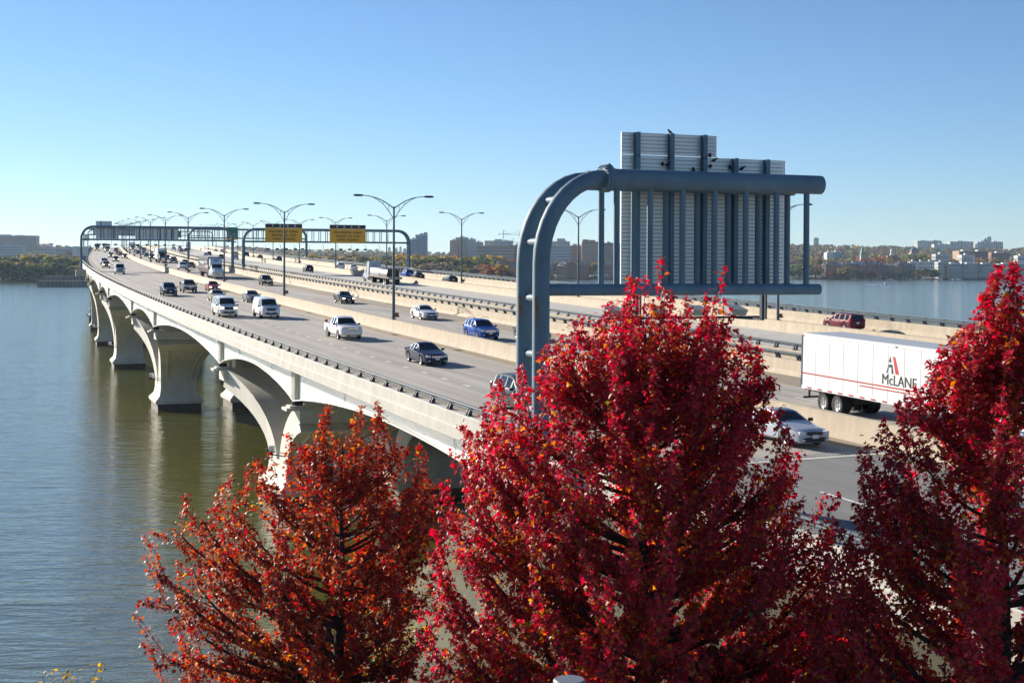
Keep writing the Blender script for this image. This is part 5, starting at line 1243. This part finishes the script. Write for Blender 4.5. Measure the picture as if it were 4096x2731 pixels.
def windows(parent, x0, x1, z0, z1, y, nx, nz, m, fw=.55, fh=.6, sill=None, side=None, depth=.12):
    """one mesh of slightly recessed panes with surrounds; facing local -Y (or the given side wall)"""
    mb = MB(); dx, dz = (x1 - x0) / nx, (z1 - z0) / nz
    for j in range(nz):
        for i in range(nx):
            cx, cz = x0 + (i + .5) * dx, z0 + (j + .5) * dz; a, b = fw * dx / 2, fh * dz / 2
            if side is None: mb.mm((cx - a, y - .06, cz - b), (cx + a, y + depth, cz + b))
            else: mb.mm((side - .06, cx - a, cz - b), (side + .06, cx + a, cz + b))
    return mb.build('windows', m, parent, kind='stuff')
def block(name, u0, u1, v0, D, depth, m, nx, nz, label, wm=None, base=None, fw=.55, fh=.55, roof=True, rot=0.0, steps=(), cat='building', bands=None):
    x0, x1 = wx(u0, D), wx(u1, D); um = (u0 + u1) / 2; zt = wz(um, v0, D); zb = ground(um, D) - 2 if base is None else base; W = x1 - x0; H = zt - zb
    r = empty(name, ((x0 + x1) / 2, D, zb), rot, label, cat)
    MB().mm((-W / 2, 0, 0), (W / 2, depth, H)).build('wall', m, r)
    windows(r, -W / 2 + .6, W / 2 - .6, 1.5, H - .8, 0, nx, nz, wm or WIN, fw, fh)
    windows(r, .8, depth - .8, 1.5, H - .8, 0, max(2, int(depth / 4)), nz, wm or WIN, fw, fh, side=-W / 2); windows(r, .8, depth - .8, 1.5, H - .8, 0, max(2, int(depth / 4)), nz, wm or WIN, fw, fh, side=W / 2)
    if bands:
        b = MB()
        for k in range(1, nz): z = 1.5 + (H - 2.3) * k / nz; b.mm((-W / 2 - .15, -.15, z - .35), (W / 2 + .15, 0, z + .35))
        b.build('bands', bands, r, kind='stuff')
    if roof:
        p = MB(); p.mm((-W / 2 - .2, -.2, H), (W / 2 + .2, depth + .2, H + .6)); p.build('parapet', STONE if m is not STONE else GREYC, r)
        p = MB(); p.mm((-W * .15, depth * .3, H + .6), (W * .12, depth * .7, H + 3.4)); p.mm((W * .2, depth * .3, H + .6), (W * .32, depth * .6, H + 2.2)); p.build('plant_room', GREYC, r)
    for a, b, hh in steps: MB().mm((W * a, depth * .1, H + .6), (W * b, depth * .9, H + hh)).build('upper_storey', m, r)
    return r
block('apartment_slab', -140, 142, 943, 3600, 30, BRKD, 30, 11, 'long dark slab block on the hill at the far left', fw=.45, base=30)
block('apartment_slab', -40, 88, 983, 2700, 25, GREYC, 18, 7, 'grey slab block among trees left of the bridge, lower one')
block('apartment_slab', 141, 215, 991, 2500, 22, STONE, 12, 6, 'pale block behind the left bank wood, left of two')
block('apartment_slab', 222, 300, 994, 2450, 22, STONE, 12, 5, 'pale block behind the left bank wood, right of two')
block('brick_block', 262, 322, 1008, 2200, 20, BRK, 9, 4, 'low red brick block just left of the bridge deck')
block('office_tower', 1636, 1668, 958, 2620, 26, BLUEG, 7, 16, 'lower left part of the stepped dark tower', WINB); block('office_tower', 1661, 1708, 940, 2640, 26, BLUEG, 9, 19, 'stepped dark glass tower behind the wood', WINB, steps=((.2, .48, 5.),))
block('apartment_tower', 1799, 1830, 962, 2720, 26, BRKO, 6, 14, 'left wing of the brick apartment tower', bands=STONE); block('apartment_tower', 1822, 1872, 951, 2740, 26, STONE, 9, 16, 'pale and brick apartment tower behind the lamp', bands=BRKO); block('apartment_tower', 1868, 1902, 958, 2735, 26, GREYC, 7, 15, 'grey right wing of the apartment tower')
block('office_block', 1893, 1932, 970, 2760, 24, STONE, 8, 8, 'small pale office block left of the glass-topped building')
block('office_building', 1938, 2050, 964, 2660, 34, GREYC, 16, 9, 'wide office building with a green glass top', WINB, bands=STONE); block('office_building', 1908, 2056, 984, 2600, 40, TAN, 22, 6, 'long tan brick office building below the glass top', bands=STONE)
block('office_block', 2052, 2082, 982, 2640, 24, BRK, 5, 6, 'small brick block half hidden by the gantry post')
block('apartment_block', 2196, 2282, 984, 2500, 26, GREYC, 18, 7, 'grey apartment block inside the gantry curve'); block('apartment_tower', 2204, 2279, 967, 2660, 26, STONE, 14, 10, 'pale stepped block behind the grey apartments', steps=((-.2, .25, 6.),))
block('office_block', 2268, 2332, 983, 2620, 26, TAN, 12, 7, 'tan office block left of the red tower'); block('apartment_tower', 2327, 2394, 968, 2580, 26, BRK, 10, 12, 'red brick tower with white bands seen inside the gantry', bands=STONE, steps=((-.45, -.1, 4.5), (.0, .3, 3.5)))
block('apartment_tower', 2414, 2454, 973, 2600, 26, BRK, 6, 11, 'narrow red brick tower left of the sign back', bands=STONE); block('office_block', 2450, 2490, 979, 2640, 26, GREYC, 7, 8, 'grey office block at the sign back edge')
for u, v, D, w in ((1552, 990, 6400, 9), (1575, 994, 6400, 14), (1597, 988, 6500, 8), (1612, 996, 6300, 12), (1500, 998, 6500, 12), (1470, 1000, 6500, 16)): block('skyline_tower', u, u + w, v, D, 20, STONE, 3, 6, f'pale distant skyline block number {int(u)} metres right'.replace(f'number {int(u)} metres right', {1552: 'left of the stepped dark tower', 1575: 'wider, left of the stepped tower', 1597: 'tallest left of the stepped tower', 1612: 'nearest the stepped tower', 1500: 'above the wood in mid view', 1470: 'leftmost above the wood'}[u]), base=10)
# right-hand skyline on the ridge
for u0, u1, v, lb in ((3669, 3716, 964, 'left half of the leftmost pale ridge block'), (3718, 3766, 964, 'right half of the leftmost pale ridge block'), (3800, 3893, 967, 'middle pale stepped ridge block'), (3909, 3957, 968, 'left half of the rightmost pale ridge block'), (3959, 4011, 968, 'right half of the rightmost pale ridge block')): block('ridge_block', u0, u1, v, 5150, 40, STONE, 7, 8, lb, fw=.5, fh=.9)
block('ridge_tower', 3253, 3274, 953, 5300, 24, GREYC, 4, 12, 'lone blue-grey tower on the ridge', WINB); block('ridge_tower', 3948, 3964, 948, 5250, 24, BLUEG, 3, 14, 'glass tower behind the rightmost ridge block', WINB); block('ridge_tower', 3934, 3950, 957, 5260, 24, BLUEG, 3, 10, 'lower glass part beside the ridge tower', WINB)
block('ridge_block', 3735, 3805, 978, 5000, 30, WHB, 12, 3, 'low white building among ridge trees')
# town behind the waterfront
block('white_hall', 3307, 3332, 1011, 2750, 26, WHB, 3, 2, 'white hall left part among trees', fw=.2); block('white_hall', 3330, 3372, 1009, 2790, 30, BLUEG, 6, 2, 'blue-grey hall right of the white one', fw=.3)
block('theatre', 3836, 3900, 1006, 2680, 40, TAN, 6, 2, 'large tan brick hall in the right-hand town', fw=.12, fh=.2); block('theatre', 3900, 3952, 1007, 2690, 40, BRKD, 6, 2, 'dark brick hall beside the tan one', fw=.15, fh=.2); block('brick_block', 3965, 4040, 1013, 2720, 30, BRK, 12, 2, 'low red brick range at the far right')
block('market_house', 3846, 3900, 1021, 2560, 24, WHB, 9, 2, 'white low house before the tan hall'); block('brick_block', 3742, 3800, 1018, 2600, 24, GREYC, 9, 3, 'grey roofed block left of the tan hall'); block('town_house', 4070, 4110, 1024, 2560, 20, WHB, 6, 3, 'white house with dormers at the right edge')
# flats on the waterfront
def flats(u0, u1, D, label, nb):
    x0, x1 = wx(u0, D), wx(u1, D); W = x1 - x0; H = 22.5; zb = 2.5; r = empty('waterfront_flats', ((x0 + x1) / 2, D, zb), 0, label, 'building')
    MB().mm((-W / 2, 0, 0), (W / 2, 24, H)).build('wall', BLUEG, r); fl_ = H / 6
    for b in range(nb + 1): x = -W / 2 + W * b / nb; MB().mm((x - 1.3, -1.2, 0), (x + 1.3, 1, H + 1)).build('brick_pier', BRKO if b == 0 else BRK, r)
    for k in range(1, 6):
        m = MB(); m.mm((-W / 2, -1.5, k * fl_ - .18), (W / 2, 0, k * fl_ + .18)); m.build('balcony_slab', STONE, r)
        m = MB(); m.mm((-W / 2, -1.5, k * fl_ + .18), (W / 2, -1.44, k * fl_ + 1.2)); m.build('balustrade', WINB, r)
    for b in range(nb):
        x = -W / 2 + W * (b + .25) / nb; f = MB(); w = W / nb * .6
        f.mm((x, -1.9, 0), (x + .9, -1.5, 17.5)); f.mm((x, -1.9, 16.7), (x + w, -1.5, 17.5)); f.build('frame', GREYC, r)
    windows(r, -W / 2 + 1, W / 2 - 1, .3, H - .4, 0, nb * 9, 6, WINB, .7, .7)
    m = MB(); m.mm((-W / 2 - 1, -1.6, H), (W / 2 + 1, 25, H + .7)); m.build('roof', WHB, r)
    for b in range(nb):
        x = -W / 2 + W * (b + .5) / nb; m = MB(); m.mm((x - 5, 6, H + .7), (x + 5, 16, H + 2.6)); m.build('penthouse', WHB, r); MB().tube([(x + 6, 4, H + .7), (x + 6, 4, H + 12)], .28, 5).build('mast', WHB, r)
flats(3788, 3978, 2292, 'blue glass waterfront flats with brick piers, left block', 3); flats(3998, 4180, 2292, 'blue glass waterfront flats at the right edge', 3)
block('terrace_flats', 3752, 3788, 1049, 2296, 20, STONE, 5, 5, 'pale brick end block of the waterfront flats', bands=WHB)
for i, (a, b) in enumerate(((3640, 3672), (3672, 3706), (3706, 3745))): block('white_terrace', a, b, 1047, 2380, 16, WHB, 5, 4, ('left', 'middle', 'right')[i] + ' white terrace house behind the golden tree')
quay = MB(); quay.mm((wx(3780, 2262), 2262, -1), (wx(4300, 2262), 2292, 2.6)); quay.build('quay_wall', mat('quay_dark', (.03, .035, .04), .8), kind='structure')
# steep-roofed brick terraces
def house(u0, u1, veave, vridge, D, depth, m, label, gable=False, rm=None, chim=2, dorm=1, nz=3, name='terrace_house', nx=3, wm=None, rot=0.0):
    x0, x1 = wx(u0, D), wx(u1, D); W = x1 - x0; um = (u0 + u1) / 2; zb = 2.5; he = wz(um, veave, D) - zb; hr = wz(um, vridge, D) - zb
    r = empty(name, ((x0 + x1) / 2, D, zb), rot, label, 'house', 'brick houses on the far waterfront')
    MB().mm((-W / 2, 0, -1.5), (W / 2, depth, he)).build('wall', m, r)
    rf = MB()
    if gable:
        rf.add([(-W / 2, -.02, he), (W / 2, -.02, he), (0, -.02, hr - .3), (-W / 2, depth, he), (W / 2, depth, he), (0, depth, hr - .3)], [(0, 1, 2), (3, 5, 4), (0, 2, 5, 3), (1, 4, 5, 2), (0, 3, 4, 1)]); rf.build('gable', m, r)
        r2 = MB()
        for sx in (-1, 1): r2.add([(sx * (W / 2 + .4), -.4, he - .3), (0, -.4, hr), (0, depth + .4, hr), (sx * (W / 2 + .4), depth + .4, he - .3), (sx * (W / 2 + .4), -.4, he + .1), (0, -.4, hr + .4), (0, depth + .4, hr + .4), (sx * (W / 2 + .4), depth + .4, he + .1)], [(0, 1, 2, 3), (7, 6, 5, 4), (0, 4, 5, 1), (1, 5, 6, 2), (2, 6, 7, 3), (3, 7, 4, 0)])
        roof = r2.build('roof', rm or ROOFG, r)
    else:
        rf.add([(-W / 2 - .3, -.5, he), (W / 2 + .3, -.5, he), (W / 2 + .3, depth + .5, he), (-W / 2 - .3, depth + .5, he), (-W / 2 + .5, depth * .5, hr), (W / 2 - .5, depth * .5, hr)], [(0, 1, 5, 4), (1, 2, 5), (2, 3, 4, 5), (3, 0, 4), (0, 3, 2, 1)]); roof = rf.build('roof', rm or ROOFG, r)
    for k in range(chim): x = -W / 2 + .9 + (W - 1.8) * k / max(1, chim - 1); MB().mm((x - .6, depth * .35, he), (x + .6, depth * .35 + 1.4, hr + 2.2)).build('chimney', BRK, roof)
    if not gable:
        for k in range(dorm):
            x = -W / 2 + W * (k + 1) / (dorm + 1); d = MB(); zc_ = he + (hr - he) * .42; y = -.5 + depth * .5 * .25
            d.mm((x - .9, y - .6, zc_ - 1.1), (x + .9, y + 2.5, zc_ + .7)); d.add([(x - 1.1, y - .8, zc_ + .7), (x + 1.1, y - .8, zc_ + .7), (x, y - .8, zc_ + 1.5), (x - 1.1, y + 2.6, zc_ + .7), (x + 1.1, y + 2.6, zc_ + .7), (x, y + 2.6, zc_ + 1.5)], [(0, 1, 2), (3, 5, 4), (0, 2, 5, 3), (1, 4, 5, 2)]); dd = d.build('dormer', WHB, roof); MB().mm((x - .55, y - .66, zc_ - .8), (x + .55, y - .58, zc_ + .5)).build('pane', WIN, roof)
    dz = he / nz; pane = MB().mm((-.62, -.08, -.85), (.62, .05, .85)).mesh('window', wm or WIN); fr = MB().mm((-.8, -.05, -1.1), (.8, 0, -.9)).mm((-.8, -.05, .88), (.8, 0, 1.1)).mesh('surround', WHB)
    for j in range(nz):
        for i in range(nx):
            w_ = inst('window', pane, r, loc=(-W / 2 + W * (i + .5) / nx, 0, dz * (j + .5))); inst('surround', fr, w_)
    return r
side = 'left terrace'
for i, (a, b, e, rg, mm_, gb, rm, lb) in enumerate((
    (1926, 1956, 1062, 1050, BRK, False, ROOFG, 'narrow brick house at the left of the middle shore'), (1958, 1990, 1063, 1048, BRKO, False, ROOFM, 'orange brick side wing with metal roof left of the posts'), (1988, 2030, 1060, 1045, BRK, True, ROOFM, 'red brick gabled house left of the gantry posts'), (2034, 2056, 1062, 1047, BRKO, True, ROOFG, 'orange gabled house, left of two by the posts'), (2058, 2078, 1062, 1046, BRKO, True, ROOFG, 'orange gabled house, right of two by the posts'),
    (2185, 2214, 1063, 1050, BRK, False, ROOFG, 'brick house just right of the gantry post'), (2222, 2262, 1064, 1048, BRKO, False, ROOFG, 'orange brick wing with dark red roof inside the gantry'), (2260, 2308, 1062, 1046, BRK, True, mat('roof_red', (.16, .05, .06), .7), 'red brick gabled house inside the gantry'), (2308, 2356, 1061, 1048, BRK, False, ROOFG, 'brick terrace house with dormers inside the gantry'), (2416, 2452, 1061, 1048, BRK, False, ROOFG, 'brick house between gantry bars'), (2452, 2486, 1062, 1049, BRK, False, ROOFG, 'brick house at the left sign edge'))):
    house(a, b, e, rg, 2062, 14, mm_, lb, gb, rm, 2, 2, 4, nx=4, rot=R(-45) if mm_ is BRKO else 0.0)
for i, (a, b, e, rg, mm_, gb, rm, ch) in enumerate((
    (3282, 3306, 1061, 1048, BRKO, False, ROOFG, 2), (3307, 3330, 1063, 1049, BRKO, True, ROOFG, 2), (3331, 3345, 1061, 1050, BRK, False, ROOFG, 1), (3346, 3366, 1062, 1048, BRKO, False, ROOFM, 2), (3367, 3386, 1062, 1049, BRKO, False, ROOFG, 2), (3387, 3410, 1061, 1050, BRK, False, ROOFG, 2), (3411, 3434, 1062, 1047, BRK, False, ROOFM, 2), (3435, 3460, 1062, 1046, BRK, False, mat('roof_pale', (.36, .40, .38), .6), 2), (3461, 3480, 1062, 1047, BRKO, True, ROOFG, 2), (3481, 3505, 1062, 1049, BRK, False, ROOFG, 2), (3506, 3528, 1062, 1049, BRKD, False, mat('roof_red', (.16, .05, .06), .7), 2), (3529, 3549, 1062, 1050, BRK, False, ROOFG, 1),
    (3551, 3571, 1064, 1052, BRK, False, ROOFM, 2), (3573, 3594, 1062, 1049, BRKO, False, ROOFG, 2), (3595, 3616, 1062, 1049, BRK, False, ROOFG, 2), (3617, 3640, 1062, 1049, BRKD, False, ROOFG, 2), (3641, 3662, 1064, 1053, BRK, False, ROOFG, 1))):
    od = ['first', 'second', 'third', 'fourth', 'fifth', 'sixth', 'seventh', 'eighth', 'ninth', 'tenth', 'eleventh', 'twelfth', 'thirteenth', 'fourteenth', 'fifteenth', 'sixteenth', 'seventeenth'][i]
    dv = (0, -3, 1, -2, 2, -1, -4, -2, 1, -3, 0, 2, 1, -2, -3, 0, 2)[i]
    house(a, b, e + dv, rg + dv - (i % 3), 2296 - 3 * (i % 2), 13, mm_, f'{od} brick house from the left in the right-hand waterfront row', gb, rm, ch, 1 if not gb else 0, 4, nx=3, rot=R(-52) if i in (0, 1, 3, 4, 8, 13) else 0.0)
# church, cupola and pyramid roof
def church():
    D = 2560; r = empty('church', (wx(3449, D), D, ground(3449, D)), 0, 'church with a slender green copper spire over the town', 'church'); zb = r.location.z; zt = wz(3449, 1020, D) - zb
    MB().mm((-4, -4, -1), (4, 4, zt - 6)).build('tower', BRKO, r); MB().mm((-3.6, -3.6, zt - 6), (3.6, 3.6, zt)).build('belfry', STONE, r); MB().mm((-9, 5, -1), (9, 32, 12)).build('nave', BRK, r)
    MB().lathe([(6.0, zt), (4.2, zt + 2.5), (.15, wz(3449, 979, D) - zb)], 8).build('spire', COPPER, r)
    for x in (-1.8, 1.8): MB().mm((x - .8, -3.7, zt - 5), (x + .8, -3.55, zt - 1.5)).build('louvre', WIN, r)
church()
r = empty('cupola_hall', (wx(3567, 2640), 2640, ground(3567, 2640)), 0, 'white cupola rising over the trees right of the church', 'building'); zb = r.location.z; zt = wz(3567, 1016, 2640) - zb
MB().mm((-9, -5, -1), (9, 6, zt - 3)).build('hall', BRK, r); MB().lathe([(4.6, zt - 3), (4.6, zt), (3.2, zt), (3.0, zt + 5), (3.6, zt + 5.2), (2.4, zt + 8), (.3, zt + 10)], 8).build('cupola', WHB, r)
r = empty('pavilion_hall', (wx(3658, 2660), 2660, ground(3658, 2660)), 0, 'pink brick hall with a green pyramid roof', 'building'); zb = r.location.z; zt = wz(3658, 1003, 2660) - zb
MB().mm((-10, -6, -1), (10, 8, zt - 5)).build('wall', STONE, r); MB().mm((-7, -4, zt - 5), (7, 6, zt)).build('upper_wall', BRKO, r)
MB().add([(-8.5, -5.5, zt), (8.5, -5.5, zt), (8.5, 7.5, zt), (-8.5, 7.5, zt), (-2, 1, zt + 6.5), (2, 1, zt + 6.5)], [(0, 1, 5, 4), (1, 2, 5), (2, 3, 4, 5), (3, 0, 4), (3, 2, 1, 0)]).build('roof', COPPER, r)
# tower cranes
CRM = mat('crane_paint', (.35, .42, .42), .6)
for u, vt, jib, lb in ((2013, 925, 14, 'tower crane above the glass-topped office building'), (2078, 927, -32, 'tower crane half hidden by the gantry post'), (2052, 958, -26, 'lower tower crane left of the gantry post')):
    D = 3000; r = empty('tower_crane', (wx(u, D), D, ground(u, D)), 0, lb, 'crane'); H_ = wz(u, vt, D) - r.location.z
    m = MB()
    for a, b in ((-.9, -.9), (.9, -.9), (.9, .9), (-.9, .9)): m.tube([(a, b, 0), (a, b, H_ - 3)], .28, 4)
    for k in range(int(H_ / 4)): z = k * 4; m.tube([(-.9, -.9, z), (.9, -.9, z + 4)], .18, 4); m.tube([(.9, -.9, z), (-.9, -.9, z + 4)], .18, 4)
    m.build('mast', CRM, r); m = MB(); m.tube([(0, 0, H_ - 3), (0, 0, H_ + 3)], .5, 4); m.build('cab', CRM, r)
    m = MB(); s_ = 1 if jib > 0 else -1
    m.tube([(-s_ * 9, 0, H_ - 6), (jib, 0, H_ - 6)], .4, 4); m.tube([(0, 0, H_ + 2), (jib * .8, 0, H_ - 5.6)], .2, 4); m.mm((-s_ * 9 - 1.2, -1, H_ - 8), (-s_ * 9 + 1.2, 1, H_ - 6)); m.build('jib', CRM, r)
# marina: posts, jetties, boats
PILE = mat('pile', (.55, .56, .55), .8)
pm = MB().tube([(0, 0, -1.5), (0, 0, 5.2)], .42, 6).mesh('mooring_post', PILE)
for i, u in enumerate((3423, 3493, 3511, 3524, 3546, 3589, 3611, 3626, 3664, 3686, 3700, 3736, 3771)):
    tag(inst('mooring_post', pm, None, loc=(wx(u, 2252), 2252, 0)), f'{nth(i + 1)} pale mooring post from the left in the far marina', 'post', 'mooring posts along the far marina')
for i, (a, b, lb) in enumerate(((3410, 3440, 'pale jetty nearest the broad brown tree'), (3465, 3520, 'low jetty before the crimson tree'), (3600, 3640, 'low jetty before the right terrace'), (3655, 3740, 'long low jetty before the golden tree'))):
    q = MB(); q.mm((wx(a, 2250), 2248, .5), (wx(b, 2250), 2252, 1.1))
    for u in np.linspace(a + 2, b - 2, 5): q.mm((wx(u, 2250) - .3, 2249, -1), (wx(u, 2250) + .3, 2249.6, .5))
    q.build('jetty', mat('jetty_wood', (.40, .38, .33), .8), label=lb, cat='jetty')
HULL = mat('hull_white', (.75, .76, .77), .35)
def boat(u, D, L, label, rz=0.0, z=0.0):
    r = empty('motorboat', (wx(u, D), D, z), rz, label, 'boat'); w = L * .17
    rr = [[(x, y * w * k, zz) for y, zz in ((-.75, -.2), (-1, .75 + up), (1, .75 + up), (.75, -.2))] for x, k, up in ((-L / 2, .9, 0), (-L * .2, 1, 0), (L * .2, .92, .12), (L * .4, .5, .3), (L * .52, .04, .5))]
    MB().rings(rr).build('hull', HULL, r, 30)
    c = MB(); c.hull8([(-L * .12, -w * .7, .75), (L * .22, -w * .6, .8), (L * .22, w * .6, .8), (-L * .12, w * .7, .75)], [(-L * .10, -w * .6, 1.9), (L * .06, -w * .5, 1.9), (L * .06, w * .5, 1.9), (-L * .10, w * .6, 1.9)]); c.build('cabin', HULL, r)
    MB().hull8([(L * .10, -w * .62, 1.0), (L * .225, -w * .62, .95), (L * .225, w * .62, .95), (L * .10, w * .62, 1.0)], [(L * .03, -w * .52, 1.7), (L * .10, -w * .52, 1.7), (L * .10, w * .52, 1.7), (L * .03, w * .52, 1.7)]).build('windscreen', GLASS, r); MB().mm((-L * .5, -w * .96, .45), (L * .2, w * .96, .62)).build('stripe', NAVY, r)
boat(3542, 1580, 9.5, 'white motorboat speeding across open water with a wake', .0)
FOAM = mat('wake_foam', (.75, .78, .80), .6, noise=(.8, .2))
wk = MB(); bx = wx(3542, 1580) - 5; gg = np.random.default_rng(4); n_ = 26
L_ = []
for i in range(n_ + 1):
    x = bx - i * .75; w_ = (.5 + i * .05) * (1 - .5 * (i / n_) ** 2); L_.append([(x, 1580 - w_ + gg.uniform(-.3, .3), .10), (x, 1580 + w_ + gg.uniform(-.3, .3), .10), (x, 1580 + w_ * .3, .35 * (1 - i / n_) + .12), (x, 1580 - w_ * .3, .3 * (1 - i / n_) + .12)])
wk.rings(L_).build('boat_wake', FOAM, smooth=80, label='white foam wake trailing the speeding motorboat', cat='wake', kind='stuff')
for u, L, lb in ((3562, 9, 'white moored boat left of the golden tree'), (3640, 8, 'moored boat with pale canopy at the right terrace'), (3693, 8, 'white moored boat before the golden tree'), (3755, 10, 'moored boat before the green tree'), (3812, 14, 'white moored boat at the quay end'), (3835, 11, 'second white boat moored at the quay end')): boat(u, 2246, L, lb)
# shelters on the middle shore
for u, lb in ((2243, 'green-roofed shelter on the middle shore'), (2382, 'glass shelter between gantry bars, left of two'), (2424, 'glass shelter between gantry bars, right of two')):
    r = empty('shelter', (wx(u, 2040), 2040, 2.0), 0, lb, 'shelter')
    for x in (-2.6, 2.6): MB().tube([(x, 0, 0), (x, 0, 4)], .25, 5).build('post', COPPER if u == 2243 else WHB, r)
    MB().add([(-3.6, -2, 4), (3.6, -2, 4), (3.6, 2, 4), (-3.6, 2, 4), (-3.4, 0, 5.6), (3.4, 0, 5.6)], [(0, 1, 5, 4), (1, 2, 5), (2, 3, 4, 5), (3, 0, 4), (3, 2, 1, 0)]).build('roof', COPPER if u == 2243 else WHB, r)
# fender walls of the bascule pier and a buoy
FEND = mat('fender_concrete', (.20, .20, .20), .85, noise=(.2, .2), streak=(.1, .1, 1, .2))
for y0, u0, u1, zt, lb in ((1188, 148, 378, 4.9, 'long grey fender wall in the river, nearer of two'), (1260, 167, 400, 8.3, 'long grey fender wall in the river, farther of two')):
    r = empty('fender_wall', (wx((u0 + u1) / 2, y0), y0, 0), 0, lb, 'fender wall'); W = wx(u1, y0) - wx(u0, y0)
    MB().mm((-W / 2, 0, -2), (W / 2 + 30, 8, zt)).build('wall', FEND, r); MB().mm((-W / 2 - .4, -.4, zt - 1.2), (W / 2 + 30, 8.4, zt - .8)).build('kerb', RUST, r)
    mb = MB()
    for x in np.arange(-W / 2, W / 2, 3.2): mb.mm((x, -.35, -1), (x + .5, 0, zt - 1.3))
    mb.build('timber_rubbing', mat('fender_timber', (.10, .09, .08), .9), r, kind='stuff')
r = empty('buoy', (wx(3877, 1850), 1850, 0), 0, 'small red buoy on the water before the flats', 'buoy')
MB().lathe([(.1, -.6), (1.1, -.3), (1.2, .4), (.5, .9), (.35, 2.2), (.1, 2.4)], 10).build('float', mat('buoy_red', (.35, .03, .03), .5), r, True)
# ------------------------------------------------------------------ haze: the air over the river
def haze():
    m = bpy.data.materials.new('haze_air'); m.use_nodes = True; t = m.node_tree; t.nodes.clear()
    v = t.nodes.new('ShaderNodeVolumePrincipled'); v.inputs['Color'].default_value = (.60, .80, 1.0, 1); v.inputs['Density'].default_value = HAZE; v.inputs['Anisotropy'].default_value = .25
    o = t.nodes.new('ShaderNodeOutputMaterial'); t.links.new(v.outputs[0], o.inputs['Volume'])
    b = MB(); b.mm((-3900, -60, -4), (4900, 9100, 190)); h = b.build('haze', m); h['kind'] = 'stuff'
HAZE = 4.0e-5
haze()
